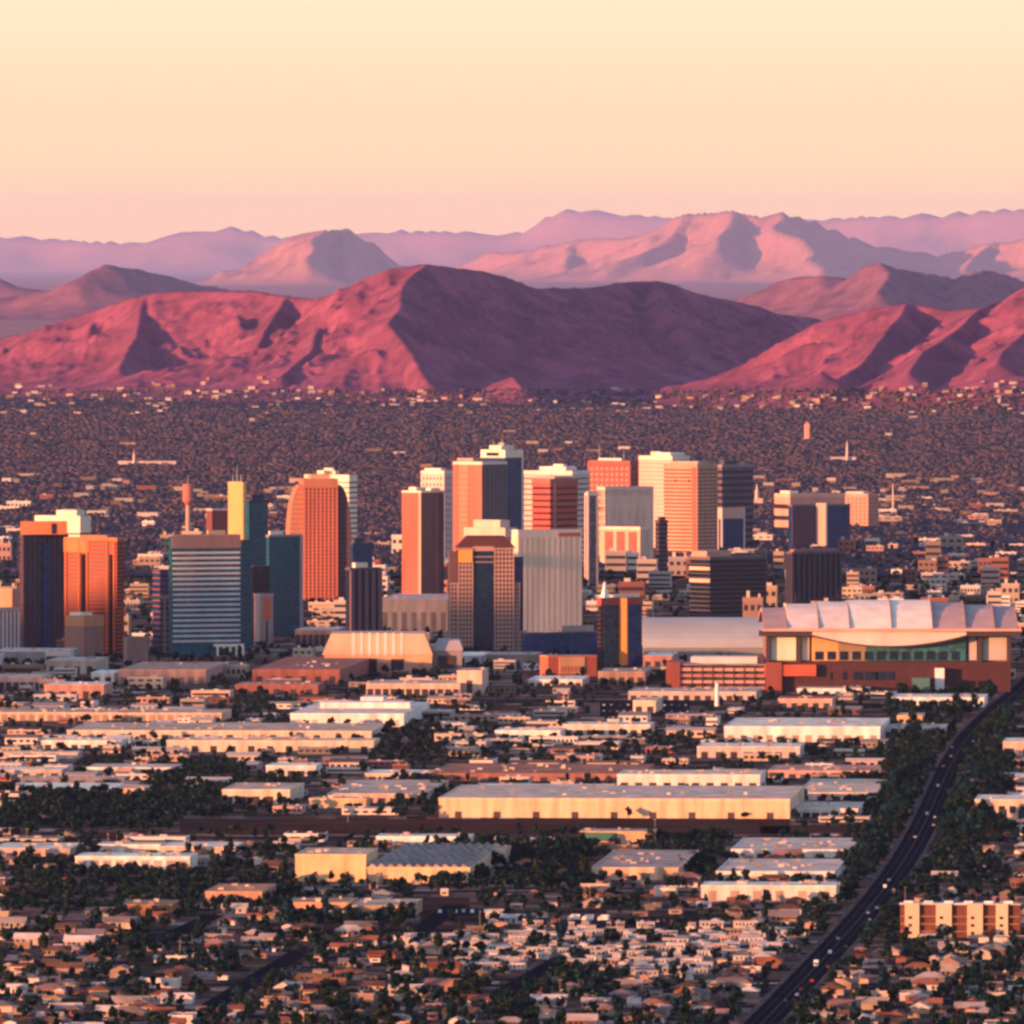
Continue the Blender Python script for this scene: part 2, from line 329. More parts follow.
# ------------------------------------------------------------------ haze
hz = MB().box(-25500, 25500, -500, 398000, -2, 2520)
hm = bpy.data.materials.new("haze_air"); hm.use_nodes = True; ht = hm.node_tree; ht.nodes.clear()
ho = ht.nodes.new("ShaderNodeOutputMaterial"); pv = ht.nodes.new("ShaderNodeVolumePrincipled"); ht.links.new(pv.outputs[0], ho.inputs["Volume"])
pv.inputs["Color"].default_value = (0.42, 0.53, 1.0, 1); pv.inputs["Density"].default_value = 3e-6; pv.inputs["Anisotropy"].default_value = 0.0
kind(hz.build("haze", hm), "stuff")

# ------------------------------------------------------------------ roads
ASPH = paint("asphalt", (0.010, 0.013, 0.020), rough=0.95, var=0.3, scale=0.03, spec=0.0)
WALK = paint("concrete_walk", (0.13, 0.095, 0.085), rough=0.95, var=0.45, scale=0.04, spec=0.0)
LINE = paint("road_paint", (0.20, 0.18, 0.17), var=0.3)
def strip(name, pts, w, z, mat):
    s = MB(); P_ = [Vector(p) for p in pts]; n = len(P_)
    for i, p in enumerate(P_):
        d = (P_[min(i + 1, n - 1)] - P_[max(i - 1, 0)]).normalized(); q = Vector((d.y, -d.x)) * w / 2
        s.v += [(p.x - q.x, p.y - q.y, z), (p.x + q.x, p.y + q.y, z)]
    for i in range(n - 1): a = 2 * i; s.f.append((a, a + 1, a + 3, a + 2))
    return kind(s.build(name, mat), "structure")
def slab(name, pts, off, w, z, mat):
    """a raised pavement with a kerb face, off to the side of a line"""
    s = MB(); P_ = [Vector(p) for p in pts]; n = len(P_)
    for i, p in enumerate(P_):
        d = (P_[min(i + 1, n - 1)] - P_[max(i - 1, 0)]).normalized(); q = Vector((d.y, -d.x))
        a, c = p + q * (off - w / 2), p + q * (off + w / 2)
        s.v += [(a.x, a.y, 0), (a.x, a.y, z), (c.x, c.y, z), (c.x, c.y, 0)]
    for i in range(n - 1):
        a = 4 * i
        for k in range(3): s.f.append((a + k, a + k + 4, a + k + 5, a + k + 1))
    return kind(s.build(name, mat), "structure")
AVK = [gp(*p) for p in ((760, 1024), (800, 985), (845, 935), (880, 892), (910, 850), (927, 822), (937, 795), (947, 770), (960, 748), (982, 723), (1006, 700), (1036, 673))]
AVK = [(AVK[0][0] - 0.085 * 330, AVK[0][1] - 330)] + AVK
cf_ = np.polyfit([(p[1] - 7500) / 2000 for p in AVK], [p[0] for p in AVK], 6)
AVE = [(float(np.polyval(cf_, (y - 7500) / 2000)), float(y)) for y in np.linspace(AVK[0][1], AVK[-1][1], 60)]
def ave_x(y):
    for (xa, ya), (xb, yb) in zip(AVE, AVE[1:]):
        if y <= yb: return xa + (xb - xa) * (y - ya) / (yb - ya)
    return AVE[-1][0]
strip("road", AVE, 17.5, 0.06, ASPH)
slab("pavement", AVE, -10.4, 2.8, 0.18, WALK); slab("pavement", AVE, 10.1, 2.2, 0.18, WALK)
dash = MB()
for i in range(170):
    y = 5400 + i * 18; x = ave_x(y)
    for o_ in (-4.4, 4.4): dash.box(x + o_ - 0.12, x + o_ + 0.12, y, y + 6, 0.05, 0.075)
for i in range(len(AVE) - 1):
    pass
kind(dash.build("road_marking", LINE), "structure")
strip("road_marking", AVE, 0.25, 0.068, paint("yellow_road_paint", (0.18, 0.11, 0.03), var=0.3))
for y in np.arange(5200, 10600, 8):
    x = ave_x(y); mark(x - 9, x + 9, y, y + 8)
# minor streets of the grid: alleys seen as dark slots
STREETS = [((205, 1010), (300, 952)), ((490, 1000), (560, 960)), ((415, 935), (455, 905)), ((150, 945), (215, 915))]
for a, c in STREETS:
    pa, pc = Vector(gp(*a)), Vector(gp(*c)); strip("road", [pa, pc], 13, 0.05, ASPH)
    for k in range(int((pc - pa).length / 6)):
        q = pa + (pc - pa).normalized() * k * 6; mark(q.x - 7, q.x + 7, q.y - 4, q.y + 4)
for py in (838, 892, 930, 985, 758, 690):
    a, c = Vector(gp(-40, py)), Vector(gp(1064, py)); strip("road", [a, c], 15, 0.045, ASPH)
    mark(a.x, c.x, a.y - 6, a.y + 6)
# dry bare land and dark yards
DIRT = paint("bare_dirt", (0.075, 0.036, 0.026), rough=0.95, var=0.4, scale=0.02, spec=0.0)
def field(x0, x1, yb, yf, mat=DIRT, z=0.03, occ=True):
    A, B_, C_, D_ = gp(x0, yf), gp(x1, yf), gp(x1, yb), gp(x0, yb)
    s = MB(); s.v = [(*A, z), (*B_, z), (*C_, z), (*D_, z)]; s.f = [(0, 1, 2, 3)]
    kind(s.build("ground", mat), "structure")
    if occ: mark(A[0], B_[0], A[1], C_[1])
field(180, 790, 819, 834); field(40, 180, 832, 838); field(280, 520, 925, 934, occ=False); field(0, 230, 755, 760, occ=False)
field(760, 1000, 826, 834, occ=False); field(420, 470, 898, 922)
LOT = paint("parking_lot", (0.018, 0.019, 0.026), rough=0.9, var=0.3, scale=0.05, spec=0.0)
field(435, 515, 909, 916, LOT, 0.07); field(570, 700, 917, 926, LOT, 0.07); field(600, 690, 700, 716, LOT, 0.07)

# ------------------------------------------------------------------ towers
def wallmat(c, name=None, var=0.18): 
    key = "wall_%d_%d_%d" % tuple(int(v * 1000) for v in c)
    return paint(key, c, var=var, scale=0.06, streak=True)
def tower(name, label, lm, px, ytop, ybase, alpha=25, core=DARKGLASS, band=None, bandn=0, bfrac=0.45, pier=None, npr=0, npl=0, pw=0.35, cap=None, caph=0.0, roofs=(), zfloor=0.0, solid=None, proud=0.35, depth=None, cat="tower", masts=(), pierproud=0.5, corner=None, group=None):
    """px = (left, corner, right) columns of the two faces. alpha turns the corner. core is the glass body; band = slab colour of each storey;
    roofs: (u0,u1,v0,v1,h,colour) boxes on top as shares of the plan and metres; masts: (u, v, height)"""
    x0, xs, x1 = px
    X, Y = gp(xs, ybase); s = Y / F; h = at(512, ytop, Y)[1]
    a = R(alpha)
    Rr = (x1 - xs) * s / math.cos(a) if x1 > xs else (depth or 30)
    L = (xs - x0) * s / math.sin(a) if (xs > x0 and alpha > 0) else (depth or 30)
    if depth and alpha == 0: L = depth
    cx = X + Rr / 2 * math.cos(a) - L / 2 * math.sin(a); cy = Y + Rr / 2 * math.sin(a) + L / 2 * math.cos(a)
    t = thing(name, label, cat, cx, cy, 0, a, group)
    W, D = Rr / 2, L / 2
    ext = max(W, D) * 1.0; mark(cx - ext, cx + ext, cy - ext, cy + ext)
    LM.append((lm, (x0 + x1) / 2, ybase))
    i = 0.0 if solid else proud
    bm_ = solid if solid else core
    MB().box(-W + i, W - i, -D + i, D - i, 0, h - 0.6).build("wall", bm_, t)
    if band is not None and bandn:
        bm2 = wallmat(band); z0 = zfloor * h; fh = (h - caph - z0) / bandn
        ms = MB().box(-W, W, -D, D, 0, fh * bfrac).mesh("spandrel"); ms.materials.append(bm2)
        for k in range(bandn):
            o = link("spandrel", ms, None, t); o.location = (0, 0, z0 + k * fh + fh * (1 - bfrac))
    if pier is not None:
        pm = wallmat(pier); hp = h - caph - 0.3
        for n_, horizontal in ((npr, True), (npl, False)):
            if not n_: continue
            lenf = 2 * W if horizontal else 2 * D; pwid = lenf / n_ * pw
            q = MB()
            if horizontal: q.box(-pwid / 2, pwid / 2, -D - pierproud, -D + 0.6, 0, hp)
            else: q.box(-W - pierproud, -W + 0.6, -pwid / 2, pwid / 2, 0, hp)
            me = q.mesh("pier"); me.materials.append(pm)
            for k in range(n_ + 1):
                c = -lenf / 2 + pwid / 2 + (lenf - pwid) * k / n_
                o = link("pier", me, None, t); o.location = (c, 0, 0) if horizontal else (0, c, 0)
    if corner is not None:
        cm = wallmat(corner); cw = 2.2
        me = MB().box(-cw / 2, cw / 2, -cw / 2, cw / 2, 0, h + 0.4).mesh("corner_pier"); me.materials.append(cm)
        for (u, v) in ((-1, -1), (1, -1), (-1, 1), (1, 1)):
            o = link("corner_pier", me, None, t); o.location = (u * (W - cw / 2 + 0.4), v * (D - cw / 2 + 0.4), 0)
    capc = cap if cap is not None else (0.25, 0.2, 0.19)
    MB().box(-W - 0.25, W + 0.25, -D - 0.25, D + 0.25, h - max(caph, 1.2), h).build("parapet", wallmat(capc), t)
    MB().box(-W + 1, W - 1, -D + 1, D - 1, h, h + 0.25).build("roof", ROOFC, t, (0.32, 0.27, 0.25))
    for (u0, u1, v0, v1, hh, c) in roofs:
        MB().box(-W + u0 * 2 * W, -W + u1 * 2 * W, -D + v0 * 2 * D, -D + v1 * 2 * D, h + 0.25, h + hh).build("penthouse", wallmat(c), t)
    for (u, v, hh) in masts:
        MB().cyl(-W + u * 2 * W, -D + v * 2 * D, h + 0.2, h + hh, 0.7, 0.25, 6).build("mast", METAL, t)
    return t, W, D, h, s
def facade_box(t, W, D, x0, x1, z0, z1, proud_, mat, name, side="front"):
    if side == "front": return MB().box(x0, x1, -D - proud_, -D + 0.3, z0, z1).build(name, mat, t)
    return MB().box(-W - proud_, -W + 0.3, x0, x1, z0, z1).build(name, mat, t)
ORANGE = (0.38, 0.135, 0.09); BRICK = (0.30, 0.11, 0.085); CREAM = (0.74, 0.66, 0.52); PALE = (0.62, 0.48, 0.43); WHITE = (0.78, 0.69, 0.60); TAN = (0.42, 0.33, 0.27); PLUM = (0.075, 0.045, 0.07); ROSE = (0.52, 0.30, 0.25)

# back row
t, W, D, h, s = tower("tall_tower", "tallest tower, charcoal and navy glass under a pale cream crown", "cream-crowned tower", (481, 505, 523), 450, 592, 50, BLUEGLASS, None, 0, cap=CREAM, caph=9, roofs=((0.2, 0.9, 0.3, 0.8, 5, CREAM), (0.45, 0.6, 0.4, 0.6, 8, TAN)), masts=((0.5, 0.5, 14), (0.3, 0.7, 11)))
facade_box(t, W, D, D - 2.5, D + 0.2, 0, h - 9, 0.7, wallmat(CREAM), "edge_pier", "left"); facade_box(t, W, D, W - 2.2, W, 0, h - 9, 0.6, wallmat(WHITE), "edge_pier")
for k in range(9): facade_box(t, W, D, -D + 1, D - 3, 20 + k * 14, 20 + k * 14 + 5, 0.35, wallmat((0.09, 0.08, 0.09)), "spandrel", "left")
facade_box(t, W, D, -D * 0.5, D * 0.55, h - 7, h - 3, 0.35, DARKGLASS, "crown_opening", "left")
t, W, D, h, s = tower("office_tower", "salmon tower with a shaded charcoal side, flat topped, against the navy cream-crowned tower", "salmon tower", (453, 482, 507), 462, 600, 56, paint("shaded_face", (0.13, 0.10, 0.115), var=0.12), None, solid=paint("shaded_face", (0.13, 0.10, 0.115), var=0.12), cap=CREAM, caph=3, roofs=((0.1, 0.6, 0.4, 0.95, 4, ROSE),))  # charcoal body colour stands for the shade on the right side
for (a_, b_, c_) in ((-1, -0.12, ORANGE), (-0.06, 0.62, (0.50, 0.19, 0.125)), (0.66, 1, (0.42, 0.13, 0.11))): facade_box(t, W, D, a_ * D, b_ * D, 6, h - 3, 0.5, wallmat(c_), "sunlit_face", "left")
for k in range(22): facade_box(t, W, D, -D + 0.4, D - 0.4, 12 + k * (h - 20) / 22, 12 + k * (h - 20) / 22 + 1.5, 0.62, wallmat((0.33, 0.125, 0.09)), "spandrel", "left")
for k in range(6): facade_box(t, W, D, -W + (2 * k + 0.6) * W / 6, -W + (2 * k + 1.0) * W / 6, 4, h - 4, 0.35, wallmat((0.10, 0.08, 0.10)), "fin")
tower("office_tower", "pale pink gridded tower behind the flat brick tower", "pink gridded tower", (421, 444, 456), 471, 575, 58, WINDOW, PALE, 16, 0.6, PALE, 4, 6, 0.5, cap=CREAM, caph=3, roofs=((0.1, 0.5, 0.2, 0.9, 3, WHITE),))
tower("office_tower", "cream slab rising behind the round-shouldered orange tower", "cream slab tower", (304, 349, 357), 475, 580, 62, WINDOW, CREAM, 20, 0.7, cap=CREAM, caph=4, roofs=((0.2, 0.7, 0.35, 0.75, 5, CREAM), (0.2, 0.4, 0.4, 0.6, 8, WHITE)))
t, W, D, h, s = tower("office_tower", "dark red tower carrying thin roof masts", "dark red masted tower", (588, 630, 638), 461, 543, 60, WINE, (0.34, 0.07, 0.07), 14, 0.5, (0.42, 0.10, 0.09), 2, 8, 0.4, cap=(0.30, 0.09, 0.085), caph=5, masts=((0.3, 0.2, 17), (0.4, 0.8, 22), (0.7, 0.5, 10)))
facade_box(t, W, D, -D * 0.6, D * 0.5, h + 0.5, h + 3.5, 0.2, wallmat(WHITE), "roof_screen", "left")
t, W, D, h, s = tower("office_tower", "red and purple ribbed tower with a white roof crown and pale edge", "white-crowned tower", (532, 556, 578), 479, 590, 52, WINE, (0.42, 0.085, 0.075), 17, 0.62, None, 0, 0, cap=(0.34, 0.12, 0.10), caph=5, roofs=((0.15, 0.95, 0.2, 0.95, 3, ROSE),))
facade_box(t, W, D, -D, -D + 3.5, 0, h - 3, 0.6, wallmat((0.5, 0.2, 0.15)), "edge_pier", "left")
tower("office_tower", "pale pink slab with a white stepped roof, behind the ribbed tower", "pink stepped slab", (524, 572, 590), 471, 570, 66, WINDOW, PALE, 18, 0.75, cap=WHITE, caph=4, roofs=((0.2, 0.8, 0.2, 0.75, 5, WHITE), (0.3, 0.5, 0.3, 0.5, 8, WHITE)))
t, W, D, h, s = tower("office_tower", "broad peach and purple tower of many thin storeys", "broad peach tower", (664, 697, 718), 464, 556, 54, WINE, (0.50, 0.27, 0.19), 24, 0.66, (0.46, 0.22, 0.16), 4, 0, 0.2, cap=(0.5, 0.28, 0.2), caph=4, roofs=((0.2, 0.8, 0.1, 0.9, 3, TAN),))
for u in (-0.55, 0.25): facade_box(t, W, D, u * D, u * D + 1.6, h * 0.8, h * 0.8 + 4, 0.6, DARKGLASS, "vent", "left")
facade_box(t, W, D, -0.95 * D, -0.72 * D, 3, h - 4, 0.45, wallmat((0.30, 0.10, 0.085)), "recess_strip", "left")
tower("office_tower", "blank pale pink slab with a white roof, joined behind the broad peach tower", "pink blank slab", (639, 672, 690), 456, 550, 62, WINDOW, (0.66, 0.42, 0.36), 22, 0.86, cap=CREAM, caph=5, roofs=((0.1, 0.9, 0.1, 0.5, 4, WHITE), (0.3, 0.7, 0.5, 0.8, 5, CREAM)))
tower("office_block", "wide purple grey block in shade behind the broad peach tower", "purple grey block", (716, 722, 754), 465, 545, 38, DARKGLASS, (0.12, 0.085, 0.11), 12, 0.5, cap=(0.26, 0.20, 0.22), caph=3, roofs=((0.1, 0.5, 0.2, 0.8, 6, (0.05, 0.07, 0.09)),))
t, W, D, h, s = tower("office_block", "plain taupe box with a lit cream edge", "plain taupe box", (597, 605, 654), 487, 562, 31, WINDOW, (0.68, 0.52, 0.43), 9, 0.9, None, 0, 0, 0.5, cap=(0.62, 0.50, 0.46), caph=4, solid=wallmat((0.66, 0.50, 0.41)))
t, W, D, h, s = tower("low_block", "low peach block with red window bays at the foot of the plain taupe box", "peach block", (600, 640, 650), 527, 566, 60, WINDOW, None, 0, solid=wallmat((0.62, 0.42, 0.32)), cap=CREAM, caph=3)
for u in (-0.85, -0.25, 0.33): facade_box(t, W, D, u * D, u * D + 0.42 * D, 4, h - 6, 0.4, paint("red_bay", (0.38, 0.10, 0.085), var=0.2), "window_bay", "left")
tower("narrow_tower", "narrow grey glass tower with white frame beside the ribbed tower", "narrow glass tower", (585, 588, 598), 493, 585, 30, glass("grey_glass", (0.09, 0.10, 0.13)), None, 0, cap=WHITE, caph=3, corner=PALE, roofs=((0, 1, 0, 0.4, 2, PALE),))
tower("small_tower", "small stepped charcoal tower against the foot of the broad peach tower", "stepped charcoal tower", (655, 659, 668), 520, 575, 40, DARKGLASS, PLUM, 12, 0.5, cap=PLUM, caph=2, roofs=((0.2, 0.8, 0.2, 0.8, 4, PLUM),))
t, W, D, h, s = tower("brick_tower", "flat brick red tower with a shaded slate blue side", "flat brick red tower", (402, 421, 444), 491, 600, 50, DARKGLASS, None, 0, solid=wallmat((0.10, 0.09, 0.11)), cap=CREAM, caph=2, roofs=((0.2, 0.7, 0.5, 0.9, 4, CREAM), (0.5, 0.9, 0.1, 0.4, 3, WHITE)))  # dark slate body carries the unlit side's shade in its colour
facade_box(t, W, D, -D * 0.72, D, 5, h - 2, 0.5, wallmat((0.42, 0.105, 0.08)), "sunlit_face", "left"); facade_box(t, W, D, -D, -D * 0.74, 5, h - 2, 0.4, wallmat((0.55, 0.34, 0.26)), "edge_pier", "left")
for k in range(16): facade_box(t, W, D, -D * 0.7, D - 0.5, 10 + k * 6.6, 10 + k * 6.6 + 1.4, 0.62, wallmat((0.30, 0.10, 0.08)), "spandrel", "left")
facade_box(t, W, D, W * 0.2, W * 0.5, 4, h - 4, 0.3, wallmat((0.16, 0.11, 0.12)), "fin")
# the orange tower with rounded shoulders
X, Y = gp(318, 600); s = Y / F
t = thing("round_shouldered_tower", "orange tower with curved stepped shoulders and a fine window grid", "tower", X, Y + 26, 0, R(8)); LM.append(("round-shouldered tower", 318, 600)); mark(X - 45, X + 45, Y - 5, Y + 70)
hT = at(512, 479, Y)[1]; hs = at(512, 545, Y)[1]; gl = glass("rust_glass", (0.24, 0.05, 0.03), 0.35)
cw = 17 * s
MB().box(-cw + 0.6, cw - 0.6, -23.4, 22, 0, hT - 1).build("wall", gl, t)
MB().box(-cw - 0.3, cw + 0.3, -24.6, 22.5, hT - 10, hT).build("parapet", wallmat((0.42, 0.16, 0.095)), t)
MB().box(-cw * 0.55, cw * 0.6, -14, 14, hT, hT + 5).build("penthouse", wallmat((0.5, 0.30, 0.2)), t)
sp = MB().box(-cw, cw, -24, 22.3, 0, 2.3).mesh("spandrel"); sp.materials.append(wallmat((0.50, 0.115, 0.065)))
for k in range(30):
    o = link("spandrel", sp, None, t); o.location = (0, 0, 3 + k * (hT - 14) / 30)
pr = MB().box(-0.7, 0.7, -24.5, -23, 0, hT - 10).mesh("pier"); pr.materials.append(wallmat((0.46, 0.18, 0.125)))
for k in range(9):
    o = link("pier", pr, None, t); o.location = (-cw + 0.8 + k * (2 * cw - 1.6) / 8, 0, 0)
def shoulder(sign, x1, mat, nm, bandc):
    arc = [(0, 0)]; w_ = x1
    prof = [(w_, 0), (w_, hs)] + [(w_ * math.cos(q) ** 0.8 if q < 1.57 else 0, hs + (hT - 6 - hs) * math.sin(q)) for q in np.linspace(0.15, math.pi / 2, 8)]
    pts = [(0, 0)] + prof
    poly = [(sign * (cw + 0.02) + sign * x, z) for x, z in pts]
    if sign < 0: poly = poly[::-1]
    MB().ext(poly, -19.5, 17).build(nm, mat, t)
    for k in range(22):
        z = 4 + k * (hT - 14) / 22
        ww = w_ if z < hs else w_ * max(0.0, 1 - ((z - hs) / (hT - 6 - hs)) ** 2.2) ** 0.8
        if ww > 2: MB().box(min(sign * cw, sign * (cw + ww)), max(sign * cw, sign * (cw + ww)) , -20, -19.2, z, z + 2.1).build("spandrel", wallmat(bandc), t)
shoulder(-1, 14.5 * s, wallmat((0.40, 0.17, 0.10)), "shoulder", (0.5, 0.24, 0.15)); shoulder(1, 14.5 * s, wallmat((0.085, 0.05, 0.065)), "shoulder", (0.12, 0.07, 0.085))  # right shoulder has its shade put into the dark colours

# left of the picture
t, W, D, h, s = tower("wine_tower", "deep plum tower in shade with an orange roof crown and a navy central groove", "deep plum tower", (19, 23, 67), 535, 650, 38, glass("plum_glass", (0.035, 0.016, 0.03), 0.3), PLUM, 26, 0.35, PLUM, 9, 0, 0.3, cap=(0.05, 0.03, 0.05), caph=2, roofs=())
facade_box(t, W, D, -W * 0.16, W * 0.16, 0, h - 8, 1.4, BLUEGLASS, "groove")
def faced(t, x0, x1, y0, y1, z0, z1, mat, name, back=0.0):
    """a part standing square to the street rather than to its tower"""
    o = MB().box(x0, x1, y0, y1, z0, z1).build(name, mat, t); o.rotation_euler = (0, 0, -t.rotation_euler[2] - R(back)); return o
faced(t, -22.5, 22.5, -9, 9, h + 0.3, h + 13, wallmat((0.50, 0.17, 0.07)), "crown"); faced(t, 8, 13, -9.4, -8.8, h + 1, h + 11, DARKGLASS, "crown_slot")
t, W, D, h, s = tower("orange_tower", "bright orange tower of three ribbed bays split by dark grooves", "three-bay orange tower", (63, 117, 124), 538, 655, 64, WINE, (0.31, 0.052, 0.024), 28, 0.6, None, 0, 0, cap=(0.46, 0.15, 0.06), caph=3, roofs=((0.1, 0.9, 0.2, 0.7, 2.5, ORANGE),))
for (u0, u1) in ((0.18, 0.34), (-0.86, -0.72)): facade_box(t, W, D, u0 * D, u1 * D, 2, h - 16, 0.5, paint("groove_black", (0.014, 0.008, 0.010), spec=0.0), "groove", "left")
for u in (0.9, 0.4, 0.1, -0.66, -0.92): facade_box(t, W, D, u * D, u * D + 1.6, 2, h - 3, 0.9, wallmat((0.46, 0.12, 0.045)), "pier", "left")
facade_box(t, W, D, 0.05 * D, D, h - 14, h - 3, 0.7, wallmat((0.50, 0.18, 0.06)), "crown_panel", "left")
tower("cream_block", "pale cream slab peeping over the deep plum tower", "cream peeping slab", (34, 80, 90), 516, 620, 60, WINDOW, CREAM, 10, 0.8, cap=CREAM, caph=10, roofs=((0.1, 0.9, 0.1, 0.55, 6, CREAM),))
tower("annex", "brown brick annex with a glowing orange top, at the foot of the three-bay tower", "brown brick annex", (65, 84, 103), 616, 657, 45, WINDOW, None, 0, solid=wallmat((0.24, 0.13, 0.11)), cap=(0.46, 0.20, 0.10), caph=10, cat="building", roofs=((0.1, 0.7, 0.3, 0.9, 3, CREAM),))
tower("column_block", "white block with tall vertical columns at the picture edge", "white columned block", (-14, -6, 19), 608, 653, 30, WINDOW, None, 0, 0.4, (0.58, 0.50, 0.47), 6, 0, 0.55, cap=(0.4, 0.33, 0.31), caph=3, cat="building")
tower("low_block", "small orange block with a dark window above the white columned block", "orange block", (-2, 12, 18), 589, 628, 55, WINDOW, None, 0, solid=wallmat((0.48, 0.22, 0.13)), cap=(0.5, 0.26, 0.16), caph=2, cat="building")
tower("stub_tower", "windowless mauve brick stub tower standing low before the glass office", "mauve brick stub", (123, 127, 148), 637, 667, 25, WINDOW, None, 0, solid=wallmat((0.23, 0.14, 0.13)), cap=(0.25, 0.16, 0.15), caph=1.5, cat="building")
tower("side_block", "midnight blue block with red slats, tucked against the white-banded office", "midnight blue block", (152, 160, 174), 570, 650, 42, BLUEGLASS, (0.22, 0.06, 0.05), 14, 0.25, cap=(0.05, 0.04, 0.06), caph=2)
t, W, D, h, s = tower("banded_office", "glass office tower with white horizontal bands and a blank mauve top", "white-banded glass office", (168, 172, 240), 535, 656, 22, TEALGLASS, None, 0, cap=(0.30, 0.19, 0.18), caph=1)
facade_box(t, W, D, -W, W, h - 13, h - 1, 0.5, wallmat((0.25, 0.15, 0.15)), "blank_top")
bnd = MB().box(-W + 1.0, W - 0.6, -D - 0.7, -D + 0.3, 0, 2.1).mesh("spandrel"); bnd.materials.append(wallmat((0.50, 0.50, 0.53)))
for k in range(18):
    o = link("spandrel", bnd, None, t); o.location = (0, 0, 13 + k * (h - 29) / 17.5)
facade_box(t, W, D, -W * 0.9, -W * 0.3, h - 75, h - 19, 0.35, glass("slate_glass", (0.06, 0.075, 0.095)), "glass_bay")
MB().box(W * 0.2, W * 1.0, -D - 9, -D - 1, 8.5, 11).build("portico", wallmat(WHITE), t)
for k in range(5): MB().box(W * (0.22 + 0.185 * k), W * (0.22 + 0.185 * k) + 1.6, -D - 9, -D - 7.4, 0, 8.5).build("column", wallmat(WHITE), t)
MB().box(W * 0.1, W * 0.6, -D * 0.2, D * 0.6, h, h + 4).build("penthouse", wallmat((0.42, 0.30, 0.2)), t)
tower("side_wing", "slim teal glass wing on the avenue end of the white-banded office", "slim teal wing", (239, 241, 252), 540, 652, 38, TEALGLASS, (0.012, 0.065, 0.10), 22, 0.25, cap=(0.05, 0.07, 0.08), caph=2, depth=40)
t, W, D, h, s = tower("yellow_tower", "slender bright yellow tower with roof aerials", "slender yellow tower", (228, 243, 246), 482, 590, 70, WINDOW, None, 0, solid=paint("yellow_wall", (0.74, 0.40, 0.15), var=0.1), cap=(0.74, 0.45, 0.14), caph=3, masts=((0.5, 0.5, 18), (0.3, 0.2, 9), (0.6, 0.8, 10)))
for k in range(14): facade_box(t, W, D, -D + 1, D - 1, 8 + k * 8.5, 8 + k * 8.5 + 1.2, 0.3, wallmat((0.6, 0.42, 0.2)), "spandrel", "left")
tower("glass_tower", "upper dark teal tower behind the slim teal wing", "upper dark teal tower", (245, 249, 268), 500, 605, 38, TEALGLASS, (0.008, 0.045, 0.075), 20, 0.2, cap=(0.02, 0.04, 0.055), caph=2, roofs=((0.2, 0.8, 0.2, 0.8, 6, (0.02, 0.03, 0.05)),))
tower("shaft_tower", "black blue glass shaft between two teal towers", "black blue shaft", (250, 253, 270), 566, 640, 38, glass("black_blue", (0.006, 0.010, 0.025)), None, 0, cap=(0.02, 0.02, 0.04), caph=1)
t, W, D, h, s = tower("hotel_tower", "teal glass hotel with fine slab lines and a pale frame edge", "teal glass hotel", (266, 269, 302), 535, 637, 36, TEALGLASS, (0.012, 0.075, 0.115), 26, 0.3, None, 0, 0, cap=(0.25, 0.24, 0.26), caph=2, roofs=((0.05, 0.45, 0.2, 0.7, 4, CREAM),))
facade_box(t, W, D, W - 3.4, W + 0.2, 0, h - 1, 0.9, wallmat((0.30, 0.27, 0.29)), "edge_pier")
t, W, D, h, s = tower("slim_block", "slim mauve block with one orange sunlit panel before the teal glass hotel", "slim mauve block", (254, 260, 273), 594, 645, 30, WINDOW, None, 0, solid=wallmat((0.34, 0.25, 0.24)), cap=(0.4, 0.3, 0.28), caph=2)
facade_box(t, W, D, -W * 0.5, W * 0.6, h * 0.5, h - 4, 0.4, paint("orange_panel", (0.52, 0.13, 0.06), var=0.15), "panel"); facade_box(t, W, D, -W * 0.1, W * 0.15, h * 0.05, h * 0.48, 0.4, DARKGLASS, "window_bay")
tower("low_block", "maroon box with a pale roof line beside the yellow tower", "maroon box", (206, 212, 230), 509, 575, 30, WINDOW, None, 0, solid=wallmat((0.16, 0.05, 0.05)), cap=PALE, caph=2, cat="building")
t, W, D, h, s = tower("ribbed_block", "plum tower of four rounded ribs in front of the orange shoulders", "ribbed plum tower", (345, 350, 381), 568, 640, 38, DARKGLASS, None, 0, 0.4, (0.14, 0.085, 0.10), 4, 0, 0.5, cap=(0.10, 0.07, 0.09), caph=2, roofs=((0.2, 0.6, 0.2, 0.8, 5, CREAM),), pierproud=2.0)
tower("small_tower", "navy glass stub behind the ribbed plum tower", "navy glass stub", (350, 353, 373), 543, 612, 38, BLUEGLASS, None, 0, cap=(0.03, 0.04, 0.08), caph=2, roofs=((0.1, 0.5, 0.2, 0.7, 5, (0.03, 0.05, 0.08)),))
# observation column
X, Y = gp(188, 540); s = Y / F; h = at(512, 484, Y)[1]
t = thing("lookout_tower", "thin red lookout column with a wider head", "lookout tower", X, Y); LM.append(("red lookout column", 188, 520))
MB().cyl(0, 0, 0, h * 0.62, 3.2, 3.0, 12).build("shaft", wallmat(ROSE), t); MB().cyl(0, 0, h * 0.62, h * 0.7, 3.0, 7.5, 12).build("flare", wallmat((0.4, 0.15, 0.13)), t); MB().cyl(0, 0, h * 0.7, h, 7.5, 7.0, 12).build("head", wallmat((0.42, 0.15, 0.13)), t); MB().cyl(0, 0, h, h + 12, 0.6, 0.3, 6).build("mast", METAL, t)
